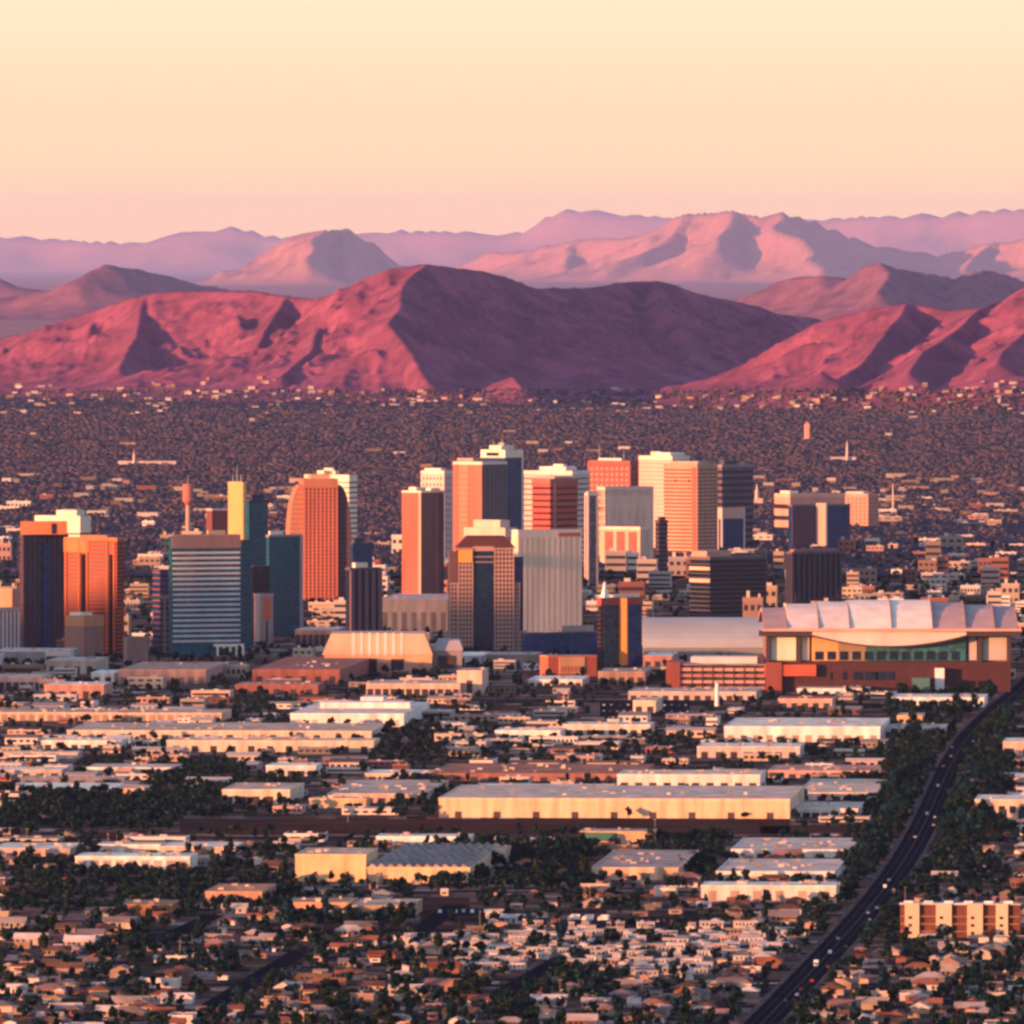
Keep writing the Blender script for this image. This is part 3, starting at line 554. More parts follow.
# building crane
X, Y = gp(165, 652); s = Y / F; h = at(512, 598, Y)[1]
t = thing("tower_crane", "yellow building crane with a long level jib before the white-banded office", "crane", X, Y - 8); LM.append(("yellow crane", 165, 640))
CR = paint("crane_yellow", (0.72, 0.48, 0.22), var=0.1)
m = MB()
for (u, v) in ((-0.9, -0.9), (0.9, -0.9), (-0.9, 0.9), (0.9, 0.9)): m.box(u - 0.15, u + 0.15, v - 0.15, v + 0.15, 0, h)
for k in range(14): m.box(-0.9, 0.9, -1.0, -0.8, k * h / 14, k * h / 14 + 0.3); m.box(-0.9, 0.9, 0.8, 1.0, k * h / 14, k * h / 14 + 0.3)
m.build("mast", CR, t)
m = MB(); m.box(-40 * s, 30 * s, -0.8, -0.5, h, h + 0.4); m.box(-40 * s, 30 * s, 0.5, 0.8, h, h + 0.4); m.box(-38 * s, 8 * s, -0.2, 0.2, h + 2.0, h + 2.4)
for k in range(26): q = -38 * s + k * 46 * s / 26; m.box(q, q + 0.3, -0.6, 0.6, h + 0.2, h + 2.2)
m.build("jib", CR, t); MB().box(10 * s, 30 * s, -1.3, 1.3, h - 0.5, h + 3.5).build("counterweight", paint("crane_weight", (0.6, 0.42, 0.25), var=0.15), t); MB().box(6 * s, 8.5 * s, -1.2, 1.2, h - 2.0, h + 8).build("cab", CR, t)

# middle
t, W, D, h, s = tower("hotel_block", "big pinkish tan hotel slab of close vertical ribs", "tan hotel", (512, 518, 582), 530, 640, 29.5, WINDOW, None, 18, 0.6, (0.80, 0.60, 0.45), 11, 2, 0.5, cap=(0.78, 0.60, 0.48), caph=8, solid=wallmat((0.74, 0.53, 0.39)))
MB().box(W * 0.25, W * 0.95, -D - 0.6, -D - 0.1, h - 7, h - 3.2).build("sign_panel", paint("red_sign", (0.55, 0.14, 0.10), var=0.1), t)
tower("stepped_block", "pale stepped block with orange window bays, rising behind the window-gridded tower", "pale stepped block", (464, 505, 517), 528, 625, 58, WINE, None, 0, 0.4, (0.60, 0.38, 0.29), 2, 7, 0.5, cap=(0.66, 0.45, 0.36), caph=10, roofs=((0.1, 0.9, 0.15, 0.8, 8, (0.66, 0.48, 0.38)),))
tower("low_block", "low navy glass hall along the foot of the tan ribbed hotel", "navy glass hall", (522, 527, 599), 633, 656, 36, BLUEGLASS, None, 0, cap=(0.06, 0.07, 0.09), caph=1.5, cat="building", roofs=((0.5, 0.95, 0.2, 0.8, 6, (0.36, 0.30, 0.28)),))
# window-gridded tower with stepped wings and a plum mansard
X, Y = gp(484, 652); s = Y / F
t = thing("gridded_tower", "stepped tower of small square windows with navy centre strip and plum mansard roof", "tower", X, Y + 22, 0, R(3)); LM.append(("window-gridded tower", 484, 652)); mark(X - 45, X + 45, Y - 4, Y + 55)
def Z(py): return at(512, py, Y)[1]
def XX(px): return (px - 484) * s
zt = Z(548); GR = wallmat((0.36, 0.23, 0.20)); BK = glass("grid_glass", (0.045, 0.02, 0.03), 0.25)
wings = [(457, 472, 0, zt, -21), (493, 513, 0, zt, -21), (449, 457, 0, Z(583), -18), (513, 519, 0, Z(583), -18), (444, 449, 0, Z(631), -16), (519, 526, 0, Z(631), -16)]
for (a_, b_, z0, z1, y0) in wings:
    MB().box(XX(a_), XX(b_) - 0.03, y0, 20 if a_ in (457, 493) else 16, z0, z1 - 1.4).build("wing", BK, t)
    MB().box(XX(a_) - 0.3, XX(b_) + 0.2, y0 - 0.9, y0 + 4, z1 - 1.4, z1).build("parapet", GR, t)
    nb = int((z1 - z0) / 4.3)
    me = MB().box(XX(a_), XX(b_) - 0.1, y0 - 0.45, y0 + 0.5, 0, 1.5).mesh("spandrel"); me.materials.append(GR)
    for k in range(nb):
        o = link("spandrel", me, None, t); o.location = (0, 0, z0 + 2.4 + k * (z1 - z0 - 3) / nb)
    npi = max(2, round((b_ - a_) / 4.0)); me = MB().box(-0.6, 0.6, y0 - 0.75, y0 + 0.5, z0, z1 - 1.4).mesh("pier"); me.materials.append(GR)
    for k in range(npi + 1):
        o = link("pier", me, None, t); o.location = (XX(a_) + 0.6 + k * ((b_ - a_) * s - 1.3) / npi, 0, 0)
MB().box(XX(472), XX(493), -19.5, 19, 0, zt + 1).build("centre_strip", glass("strip_glass", (0.004, 0.018, 0.050), 0.25, 0.3), t)
MB().box(XX(472), XX(493), -20.6, -19, zt - 3, zt + 1.5).build("arch_beam", GR, t)
for zz in (0.86, 0.91): MB().box(XX(472), XX(493), -20.2, -19, zt * zz, zt * zz + 0.9).build("arch_beam", GR, t)
MB().box(XX(513) + 0.05, XX(523), -8, 18, 0, Z(557)).build("side_wing", BLUEGLASS, t)
MB().box(XX(449), XX(456.5), -12, 16, Z(583), Z(552)).build("side_wing", wallmat((0.10, 0.055, 0.06)), t)
MB().prism([(XX(455), -19), (XX(515), -19), (XX(515), 19), (XX(455), 19)], zt, Z(536), 0.62).build("mansard_roof", wallmat((0.085, 0.026, 0.026)), t)
MB().box(XX(457), XX(471), -22.2, -21.5, zt - 14, zt - 2).build("crown_panel", wallmat((0.62, 0.30, 0.07)), t)
# slim black tower with the orange stripe
t, W, D, h, s = tower("black_tower", "black tower with one bright orange stripe and a white roof spire", "orange-striped tower", (597, 601, 643), 598, 668, 34, glass("ink_glass", (0.010, 0.012, 0.022)), (0.05, 0.016, 0.02), 14, 0.3, None, 0, 0, cap=(0.34, 0.07, 0.05), caph=7, roofs=((0.4, 0.95, 0.2, 0.8, 3.5, CREAM),))
o = faced(t, -4.4, 4.4, -4, 4, 2, h - 0.5, paint("orange_stripe", (0.66, 0.24, 0.06), var=0.1), "stripe", 12); o.location = (W * 0.08, -D + 1, 0); facade_box(t, W, D, -W * 0.88, -W * 0.25, 0, h - 8, 0.6, glass("smoke_glass", (0.035, 0.05, 0.075)), "glass_bay"); facade_box(t, W, D, W * 0.3, W * 0.95, 0, h - 7, 0.6, BLUEGLASS, "glass_bay")
MB().prism([(-W * 0.72 - 3, -3), (-W * 0.72 + 3, -3), (-W * 0.72 + 3, 3), (-W * 0.72 - 3, 3)], h, h + 15, 0.15).build("spire", WHITEP, t)
t, W, D, h, s = tower("low_block", "small orange lit block with red ends before the navy glass hall", "orange lit block", (540, 548, 597), 656, 677, 20, WINDOW, None, 0, solid=wallmat((0.42, 0.10, 0.06)), cap=(0.5, 0.16, 0.09), caph=1.5, cat="building")
facade_box(t, W, D, -W * 0.55, W * 0.5, 3, h - 1.2, 0.5, wallmat((0.70, 0.36, 0.17)), "front_panel")
for k in range(7): facade_box(t, W, D, -W * 0.5 + k * W * 0.145, -W * 0.5 + k * W * 0.145 + 2.4, 4.5, 9.5, 0.7, paint("amber_pane", (0.5, 0.18, 0.06)), "window")
t, W, D, h, s = tower("striped_office", "black navy office with thin pale floor lines and a brown plant room", "pale-lined black office", (690, 710, 768), 557, 624, 38, glass("navy_glass", (0.006, 0.009, 0.02)), (0.10, 0.10, 0.125), 14, 0.16, None, 0, 0, cap=(0.12, 0.09, 0.11), caph=2.5, roofs=((0.0, 0.42, 0.15, 0.9, 6, (0.42, 0.25, 0.2)), (0.5, 0.9, 0.3, 0.8, 2.5, PLUM)))
for q in (0.62, 0.8): facade_box(t, W, D, -D, D, h * q, h * q + 3.5, 0.5, wallmat((0.6, 0.40, 0.33)), "balcony_band", "left")
tower("ribbed_office", "square black plum office with vertical ribs behind the arena roof", "ribbed black office", (786, 792, 843), 552, 612, 38, glass("navy_glass", (0.006, 0.009, 0.02)), None, 0, 0.3, (0.05, 0.045, 0.075), 9, 3, 0.4, cap=(0.10, 0.065, 0.08), caph=2.5, roofs=((0.05, 0.95, 0.1, 0.8, 3, (0.22, 0.13, 0.14)),))
t, W, D, h, s = tower("paired_block", "twin block, one half plum and one navy, joined by a cream shaft", "plum-navy twin block", (788, 792, 852), 505, 550, 38, BLUEGLASS, None, 0, cap=(0.16, 0.11, 0.13), caph=2)
facade_box(t, W, D, -W, -W * 0.22, 0, h - 2, 0.5, wallmat((0.11, 0.055, 0.075)), "wall_panel"); o = faced(t, -6.5, 6.5, -8, 8, 0, h + 2, wallmat((0.62, 0.42, 0.32)), "shaft", 10); o.location = (-W * 0.02, -D - 2, 0)
tower("long_block", "long pink roofed block behind the plum and navy twin block", "long pink block", (775, 790, 846), 494, 532, 30, WINDOW, (0.5, 0.26, 0.21), 3, 0.6, cap=(0.62, 0.36, 0.28), caph=5, cat="building", roofs=((0.05, 0.2, 0.2, 0.8, 4, CREAM),))
tower("pink_block", "coral block of many windows at the end of the long pink block", "coral block", (834, 868, 879), 494, 528, 58, WINE, (0.52, 0.23, 0.18), 8, 0.6, (0.52, 0.23, 0.18), 3, 8, 0.5, cap=(0.58, 0.28, 0.22), caph=3, cat="building", roofs=((0.2, 0.8, 0.2, 0.7, 3, PALE),))
tower("low_block", "pale block over a dark glass front, beside the broad peach tower", "pale-topped block", (718, 722, 745), 508, 552, 36, BLUEGLASS, None, 0, corner=PALE, cap=(0.62, 0.38, 0.30), caph=14, cat="building")
# white church-like spire far back
for (px, yt, yb, lab) in ((757, 484, 506, "tiny white spire house beyond the wide purple grey block"), (847, 440, 462, "white spire rising from a long white hall in the far trees"), (725 + 82, 424, 441, "distant pale tower block alone in the far trees"), (893, 484, 515, "thin pale mast tower beside the coral block"), (134, 450, 466, "white spire and long pale hall among the far trees")):
    X, Y = gp(px, yb); s = Y / F; h = at(512, yt, Y)[1]
    t = thing("spire_hall", lab, "church" if "hall" in lab or "house" in lab else "tower", X, Y); LM.append(({757: "tiny spire house", 847: "white spire", 807: "lone pale tower", 893: "mast tower", 134: "spired long hall"}[px], px, yb))
    if "hall" in lab:
        MB().box(-16 * s, 9 * s if px > 500 else 42 * s, 0, 25, 0, 5 * s).build("hall", OBJC, t, (0.5, 0.4, 0.38)); MB().cyl(0, -3, 0, h * 0.6, 2.6 * s / 2, 2.2 * s / 2, 8).build("shaft", OBJC, t, (0.62, 0.46, 0.4)); MB().cyl(0, -3, h * 0.6, h, 2.2 * s / 2, 0.2, 8).build("spire", OBJC, t, (0.66, 0.5, 0.42))
    elif "block" in lab and "alone" in lab:
        MB().box(-2.5 * s, 2.5 * s, 0, 18, 0, h).build("wall", OBJC, t, (0.5, 0.3, 0.25)); MB().box(-1.5 * s, 1.5 * s, 3, 12, h, h + 4).build("penthouse", OBJC, t, (0.5, 0.3, 0.25))
        for k in range(5): MB().box(-2.5 * s - 0.2, 2.5 * s + 0.2, -0.3, 18.3, h * (k + 0.6) / 5.5, h * (k + 0.6) / 5.5 + 3).build("spandrel", OBJC, t, (0.56, 0.36, 0.3))
    elif "mast" in lab:
        MB().cyl(0, 0, 0, h, 1.6, 0.8, 8).build("shaft", OBJC, t, (0.6, 0.42, 0.36)); MB().cyl(0, 0, 0, 8, 5, 4, 8).build("base", OBJC, t, (0.5, 0.34, 0.3))
    else:
        MB().box(-2.5 * s, 6 * s, 0, 16, 0, h * 0.35).build("hall", OBJC, t, (0.55, 0.4, 0.34)); MB().cyl(0, 3, 0, h * 0.6, 2.2 * s, 1.8 * s, 8).build("shaft", OBJC, t, (0.62, 0.48, 0.38)); MB().cyl(0, 3, h * 0.6, h, 1.8 * s, 0.3, 8).build("spire", OBJC, t, (0.62, 0.48, 0.38))

# ------------------------------------------------------------------ ballpark with its ribbed roof
X, Y = gp(890, 692); s = Y / F
t = thing("ballpark", "huge ballpark with a white panelled arched roof on a red brick base", "stadium", X, Y); LM.append(("ballpark", 890, 692))
mark(X - 160, X + 160, Y - 4, Y + 230)
def SX(px): return (px - 890) * s
def SZ(py): return at(512, py, Y)[1]
BRK = paint("ballpark_brick", (0.058, 0.020, 0.022), var=0.25, scale=0.2)
STEEL = paint("dark_steel", (0.05, 0.035, 0.045), rough=0.6, var=0.1)
MB().box(SX(766), SX(1011), 4, 210, 0, SZ(662)).build("brick_base", BRK, t)
MB().box(SX(768), SX(1010), 10, 206, SZ(662), SZ(634)).build("upper_wall", paint("ballpark_wall", (0.24, 0.12, 0.10), var=0.2), t)
for (a_, b_, c_) in ((771, 796, CREAM), (802, 809, CREAM), (969, 977, (0.42, 0.37, 0.35)), (983, 1007, (0.44, 0.40, 0.37))):
    MB().box(SX(a_), SX(b_), 6, 11, SZ(660.5), SZ(637)).build("wall_panel", wallmat(c_), t)
for (a_, b_) in ((766, 770), (797, 801), (978, 982), (1007.5, 1011)):
    MB().box(SX(a_), SX(b_), 2, 12, SZ(662), SZ(632)).build("column", STEEL, t)
# glazed front under the sagging canopy
arc = [(px, 634 + 11.5 * (1 - ((px - 889) / 79.0) ** 2)) for px in np.linspace(812, 966, 15)]
fr = [(SX(px), SZ(661)) for px in (810, 967)]
half = 893
def front(x0, x1, mat, nm):
    ap = lambda px: 634 + 11.5 * (1 - ((min(max(px, 812), 966) - 889) / 79.0) ** 2)
    top = [(SX(px), SZ(ap(px) + 0.6)) for px in np.linspace(x0, x1, 12)]
    poly = [(SX(x0), SZ(661))] + [(SX(x1), SZ(661))] + top[::-1]
    MB().ext(poly, 4, 11).build(nm, mat, t)
front(812, 838, wallmat((0.62, 0.36, 0.15)), "front_glazing"); front(838, 866, wallmat((0.26, 0.20, 0.13)), "front_glazing"); front(866, 966, glass("sea_glass", (0.03, 0.11, 0.13)), "front_glazing")  # amber and brown spans hold the left end's sunlight in their colour
for k in range(12):
    a_ = 815 + k * 12.4
    MB().box(SX(a_), SX(a_ + 8.2), 3.4, 5, SZ(660), SZ(651.5)).build("window", DARKGLASS, t)
# lens-shaped canopy
top = [(SX(px), SZ(632)) for px in np.linspace(966, 812, 15)]
poly = [(SX(px), SZ(py)) for px, py in arc] + top
MB().ext(poly, -6, 3).build("canopy", wallmat((0.68, 0.52, 0.48)), t)
poly = [(SX(px), SZ(py + 1.6)) for px, py in arc] + [(SX(px), SZ(py)) for px, py in arc[::-1]]
MB().ext(poly, -7, 4).build("canopy_edge", STEEL, t)
MB().box(SX(759), SX(812), -6, 20, SZ(636), SZ(631)).build("eave", STEEL, t); MB().box(SX(966), SX(1020), -6, 20, SZ(636), SZ(631)).build("eave", STEEL, t)
MB().box(SX(762), SX(1019), -9, 6, SZ(631), SZ(628.4)).build("eave_beam", wallmat((0.55, 0.33, 0.27)), t)
panels = [(763, 787, 608, (0.45, 0.29, 0.26)), (787, 819, 604, (0.80, 0.64, 0.50)), (819, 850, 602, (0.80, 0.66, 0.52)), (850, 892, 600, (0.82, 0.72, 0.57)), (892, 933, 600, (0.82, 0.72, 0.57)), (933, 966, 602.5, (0.45, 0.31, 0.28)), (966, 995, 605, (0.45, 0.31, 0.28)), (995, 1018, 606.5, (0.42, 0.29, 0.27))]
for (a_, b_, py, c_) in panels:
    D_ = 200.0; n = 12; zb = SZ(628.5); 
    # apex a third of the way back
    za = at(512, py, Y + 70)[1]
    pts = []
    for k in range(n + 1):
        q = k / n; yy = -6 + q * D_
        zz = zb + (za - zb) * math.sin(min(1, q / 0.40) * math.pi / 2) if q < 0.4 else zb + (za - zb) * math.cos((q - 0.4) / 0.6 * math.pi / 2 * 0.9)
        pts.append((yy, zz))
    inner = [(yy, zz - 3.0) for yy, zz in pts[::-1]]
    MB().extx(pts[::-1] + inner[::-1], SX(a_), SX(b_) - 0.8).build("roof_panel", wallmat(c_), t)
    # slim ridge truss at the panel joint
    pts2 = [(yy, zz + 1.6) for yy, zz in pts]; inn2 = [(yy, zz - 1.0) for yy, zz in pts]
    MB().extx(pts2[::-1] + inn2, SX(b_) - 0.75, SX(b_) - 0.05).build("roof_truss", paint("truss_grey", (0.24, 0.19, 0.19)), t)
MB().box(SX(764), SX(816), -2, 6.5, SZ(676), SZ(664.5)).build("sunlit_brick", paint("ballpark_brick_sunlit", (0.42, 0.09, 0.045), var=0.2), t)  # brighter copy of the brick, sunlight on the left end put into colour
MB().box(SX(935), SX(944), -6, 3, 0, SZ(668)).build("white_kiosk", WHITEP, t)
for k in range(5): MB().box(SX(830 + k * 16), SX(826 + k * 11) + 5, 3.2, 4.2, SZ(680), SZ(672)).build("opening", DARKGLASS, t)
MB().box(SX(912), SX(929), -22, -3, 0, SZ(677)).build("entrance", paint("sea_green", (0.06, 0.16, 0.15)), t)

# hall with the long grey curved roof
X, Y = gp(712, 662); s = Y / F
t = thing("barrel_hall", "long hall with a smooth grey curved roof beside the ballpark", "arena", X, Y + 4); LM.append(("grey curved hall", 705, 655)); mark(X - 70, X + 65, Y, Y + 130)
zb, za = at(512, 648, Y)[1], at(512, 617, Y + 75)[1]; w0, w1 = -69 * s, 58 * s
pts = [(q * 130, zb + (za - zb) * math.sin(q * math.pi) ** 0.7) for q in np.linspace(0, 1, 18)]
MB().extx([(129.5, 0), (129.5, zb - 0.3), (0.5, zb - 0.3), (0.5, 0)][::-1], w0 + 1, w1 - 1).build("wall", wallmat((0.2, 0.2, 0.2)), t)
MB().extx(pts[::-1], w0, w1).build("roof", paint("hall_roof", (0.36, 0.37, 0.35), var=0.12, scale=0.03), t)

# red parking structure with pale decks
X, Y = gp(724, 692); s = Y / F
t = thing("parking_structure", "red brick parking structure with pale deck strips beside the ballpark base", "car park", X, Y + 2, 0, GRID); LM.append(("red car park", 724, 692)); mark(X - 60, X + 60, Y - 8, Y + 70)
h = at(512, 664, Y)[1]; w_ = 58 * s
MB().box(-w_ + 0.5, w_ - 0.5, 1, 60, 0, h - 1).build("wall", paint("deck_shade", (0.04, 0.03, 0.035)), t)
for k in range(4): MB().box(-w_ + 14 * s, w_ - 16 * s, -0.6, 59, 2.2 + k * (h - 3) / 4, 2.2 + k * (h - 3) / 4 + 2.6).build("deck", wallmat((0.44, 0.27, 0.23) if k % 2 else (0.36, 0.16, 0.13)), t)
for (a_, b_) in ((-w_, -w_ + 14 * s), (w_ - 16 * s, w_)): MB().box(a_, b_, -1.2, 60, 0, h + 1.5).build("stair_block", wallmat((0.20, 0.055, 0.042)), t)
MB().box(-w_ + 14 * s, w_ - 16 * s, 1, 58, h - 1.0, h - 0.4).build("roof", ROOFC, t, (0.4, 0.3, 0.28))
MB().box(-w_ * 0.6, w_ * 0.55, 20, 60, h - 0.3, h + 5.5).build("upper_deck", wallmat((0.58, 0.5, 0.48)), t)
for k in range(9): q = -w_ + 15 * s + k * (2 * w_ - 32 * s) / 8; MB().box(q, q + 0.9, -1.0, 0, 0, h - 2).build("pier", paint("ballpark_brick", None), t)

# convention hall, sunlit amber roof
X, Y = gp(380, 672); s = Y / F
t = thing("convention_hall", "sunlit amber hall with a sloping skylit roof and dark loading bays", "hall", X, Y, 0, 0); LM.append(("amber hall", 380, 670)); mark(X - 70, X + 60, Y - 4, Y + 110)
def CX(px): return (px - 380) * s
def CZ(py): return at(512, py, Y)[1]
AMB = wallmat((0.62, 0.36, 0.20))
MB().box(CX(324), CX(432), 0, 90, 0, CZ(655)).build("wall", AMB, t)
MB().prism([(CX(322), -1), (CX(433), -1), (CX(433), 92), (CX(322), 92)], CZ(655), CZ(634), 0.84).build("roof", wallmat((0.60, 0.38, 0.24)), t)
for k in range(7):
    za_, zb_ = CZ(655), CZ(634)
    MB().extx([(-0.7, za_ + 1.3), (6.4, zb_ + 0.7), (6.4, zb_ - 2), (-0.7, za_ - 1)][::-1], CX(352 + k * 8), CX(355 + k * 8)).build("skylight", wallmat((0.74, 0.58, 0.48)), t)
for (a_, b_) in ((366, 377), (391, 404), (341, 350)): MB().box(CX(a_), CX(b_), -0.5, 0.4, CZ(671), CZ(659)).build("loading_bay", paint("bay_shade", (0.05, 0.03, 0.035)), t)
for (a_, b_) in ((356, 366), (377, 391), (404, 420)): MB().box(CX(a_), CX(b_), -14, -0.1, 0, CZ(662)).build("porch", wallmat((0.46, 0.24, 0.17)), t)
MB().box(CX(433.5), CX(462), 10, 80, 0, CZ(651)).build("grey_wing", wallmat((0.26, 0.21, 0.21)), t)
MB().prism([(CX(433.5), 9), (CX(463), 9), (CX(463), 81), (CX(433.5), 81)], CZ(651), CZ(641), 0.75).build("grey_roof", wallmat((0.36, 0.31, 0.31)), t)
MB().box(CX(438), CX(455), 9, 10.6, 3, CZ(656)).build("loading_bay", paint("bay_shade", (0.05, 0.03, 0.035)), t)

# ------------------------------------------------------------------ low buildings of the valley floor
def low(name, label, lm, x0, x1, yb, yt, y0, wc, rc, doors=0, dark=(0.035, 0.03, 0.035), units=0, cat="warehouse", rot=None, doorh=0.55, saw=0, parapet=0.9, windows=0, group=None, doorw=0.4):
    """front foot at row y0, wall up to yt, roof back to yb"""
    Xa, Y = gp((x0 + x1) / 2, y0); s = Y / F; h = max(2.5, at(512, yt, Y)[1]); w = (x1 - x0) * s / 2
    _, ya, za = ray(512, min(yb, yt - 0.6)); Yb = ya * (H - h) / -za
    d = max(10.0, Yb - Y); r_ = GRID if rot is None else rot
    t = thing(name, label, cat, Xa, Y, 0, r_, group)
    LM.append((lm, (x0 + x1) / 2, y0)) if lm else None
    mark(Xa - w, Xa + w, Y - 3, Y + d + 2)
    MB().box(-w, w, 0, d, 0, h).build("wall", OBJC, t, wc)
    if saw:
        m = MB(); q = 2 * (w - 0.6) / saw
        for k in range(saw):
            c = -w + 0.6 + k * q; m.ext([(c, h), (c + q - 0.05, h), (c + q - 0.05, h + 0.3), (c + q * 0.35, h + 2.6), (c, h + 0.3)], 0.6, d - 0.6)
        m.build("saw_roof", ROOFC, t, rc)
    else:
        MB().box(-w + 0.5, w - 0.5, 0.5, d - 0.5, h, h + 0.25).build("roof", ROOFC, t, (min(.8, rc[0] * 1.25), rc[1] * 1.15, rc[2] * .98))
    m = MB().box(-w - 0.25, w + 0.25, -0.3, 0.35, h - parapet, h + 0.45); m.box(-w - 0.25, -w + 0.35, 0.35, d, h - 0.4, h + 0.45); m.box(w - 0.35, w + 0.25, 0.35, d, h - 0.4, h + 0.45)
    m.build("parapet", OBJC, t, tuple(min(0.8, c * 1.12) for c in wc))
    for k in range(doors):
        c = -w + (k + 0.5) * 2 * w / doors; dw = min(2.6, doorw * 2 * w / doors)
        MB().box(c - dw, c + dw, -0.12, 0.3, 0.0, h * doorh).build("dock_door", OBJC, t, dark)
    for k in range(windows):
        c = -w + (k + 0.5) * 2 * w / windows; dw = 0.3 * 2 * w / windows
        MB().box(c - dw, c + dw, -0.10, 0.3, h * 0.35, h * 0.7).build("window", WINDOW, t)
    rr = random.Random(int(x0 * 7 + y0))
    for k in range(min(16, units + int((x1 - x0) / 13)) if not saw else 0):
        u = rr.uniform(-0.85, 0.8) * w; v = rr.uniform(0.15, 0.8) * d; a_ = rr.uniform(0.7, 2.2)
        MB().box(u - a_, u + a_, v, v + a_ * 1.6, h + 0.25, h + rr.uniform(1.2, 2.0)).build("rooftop_unit", OBJC, t, rr.choice([(0.5, 0.43, 0.37), (0.22, 0.19, 0.18), (0.34, 0.29, 0.26)]))
    return t, w, d, h
C1 = (0.52, 0.40, 0.30); C2 = (0.58, 0.46, 0.36); W1 = (0.70, 0.63, 0.57); W2 = (0.76, 0.70, 0.65); T1 = (0.42, 0.27, 0.18); G1 = (0.33, 0.28, 0.26); RB = (0.27, 0.12, 0.09); YT = (0.60, 0.43, 0.23)
low("warehouse", "very long beige warehouse running off the picture edge below the plum tower", "longest beige warehouse", -20, 222, 709, 713, 721, C1, (0.40, 0.31, 0.25), 26, (0.30, 0.2, 0.15), 8, doorh=0.8)
low("warehouse", "long buff warehouse with rows of small doors, before the very long beige one", "long buff warehouse", 66, 372, 723, 731, 739, C2, (0.44, 0.35, 0.28), 14, units=7)
low("warehouse", "buff warehouse stepped lower with a pale roof, before the white warehouse", "stepped buff warehouse", 166, 374, 738, 741, 752, C2, C2, 11, units=5)
t, w, d, h = low("warehouse", "big white warehouse with two roof monitors", "big white warehouse", 290, 404, 702, 714, 727, W2, (0.62, 0.56, 0.51), 7, (0.42, 0.36, 0.32), 4)
MB().box(-w * 0.7, w * 0.9, d * 0.45, d * 0.6, h + 0.3, h + 5).build("roof_monitor", OBJC, t, W2); MB().box(-w * 0.1, w * 0.3, d * 0.7, d * 0.85, h + 0.3, h + 7).build("roof_monitor", OBJC, t, W2)
low("shed", "narrow white shed with a small cube on its end, under the very long beige warehouse", "narrow white shed", 41, 121, 738, 741, 749, W1, W1, 6, units=2, cat="shed")
low("shed", "two-tone shed with white door panels at the picture edge", "white-panelled shed", -10, 78, 751, 753, 759, (0.45, 0.36, 0.31), W1, 6, (0.7, 0.6, 0.55), cat="shed")
low("shed", "long pale shed ending in trees above the dark grove", "long pale shed", 86, 172, 764, 768, 775, W1, (0.5, 0.42, 0.36), 8, (0.4, 0.3, 0.26), cat="shed")
low("shed", "low grey shed at the edge over the white strip roof", "low grey edge shed", -10, 62, 767, 770, 777, (0.40, 0.34, 0.33), W1, 5, cat="shed")
low("shed", "long slate roof shed behind the white strip roof", "slate roof shed", 20, 125, 776, 778, 784, (0.16, 0.16, 0.2), (0.42, 0.36, 0.34), 6, cat="shed")
low("shed", "white strip roof shed with an orange tan front beside the dark grove", "white strip roof shed", 0, 115, 783, 790, 794, (0.58, 0.34, 0.2), W2, 5, (0.4, 0.24, 0.16), cat="shed")
low("shed", "small tan shed joined to the end of the white strip roof", "small tan shed", 114, 144, 785, 789, 797, (0.56, 0.36, 0.23), (0.5, 0.42, 0.36), 2, cat="shed")
low("house_block", "cream two-part block at the edge of the dark grove", "cream two-part block", 222, 290, 783, 790, 804, (0.60, 0.48, 0.38), (0.46, 0.37, 0.31), 5, units=5, cat="building")
low("warehouse", "warehouse with paired white roofs over dark yard doors", "paired white roofs", 266, 316, 763, 766, 776, W1, W2, 5, cat="warehouse")
low("warehouse", "wide dust-grey roof warehouse with a tan lower front", "dust-grey roof warehouse", 327, 424, 780, 794, 803, (0.44, 0.33, 0.26), (0.42, 0.35, 0.31), 8, units=10)
low("warehouse", "tan low front block before the dust-grey roof", "tan front block", 309, 366, 797, 799, 808, (0.54, 0.38, 0.24), (0.46, 0.36, 0.28), 0, cat="building")
low("warehouse", "flat pale roof warehouse beside the rust-red roof", "flat pale roof", 365, 456, 770, 774, 780, (0.6, 0.46, 0.36), W1, 6)
low("warehouse", "very long rust-red roof warehouse across the middle rail yard", "rust-red roof", 430, 640, 764, 774, 781, RB, (0.30, 0.13, 0.095), 12, units=4)
low("warehouse", "cream hall with black loading doors behind the yard trees", "cream hall behind trees", 617, 760, 770, 775, 792, W1, (0.60, 0.50, 0.42), 10, units=6)
low("warehouse", "white trailer-lined dock building in front of the rust-red roof", "white dock building", 474, 610, 784, 787, 793, W2, W1, 16, (0.3, 0.22, 0.2))
low("warehouse", "very long cream warehouse with nine dark doors along its sunlit front", "nine-door cream warehouse", 438, 790, 785.5, 799, 818, (0.66, 0.47, 0.30), (0.50, 0.42, 0.37), 9, (0.06, 0.05, 0.05), 9, doorh=0.32, doorw=0.09, parapet=1.6)
low("warehouse", "white double-banded warehouse with shadowed bays, before the ballpark", "double-banded warehouse", 724, 880, 718, 727, 742, W2, W1, 12, (0.34, 0.24, 0.2), 6, doorh=0.45)
low("warehouse", "pale long roof with an L of white wall below the double-banded one", "pale L-roof warehouse", 697, 800, 743, 747, 758, (0.48, 0.40, 0.37), W2, 7, units=4)
low("store", "white store with a dark sign strip across its front, near the ballpark's corner", "sign-fronted store", 892, 984, 694, 698, 707, W2, W1, 0, windows=18, cat="store", units=4)
low("store", "small bright white store with awning tips under the ballpark's end", "bright small store", 975, 1001, 681, 684, 691, W2, W2, 3, cat="store")
low("store", "white slab-roofed hall before the red parking structure", "slab-roofed hall", 797, 868, 686, 689, 694, W2, W1, 6, cat="hall")
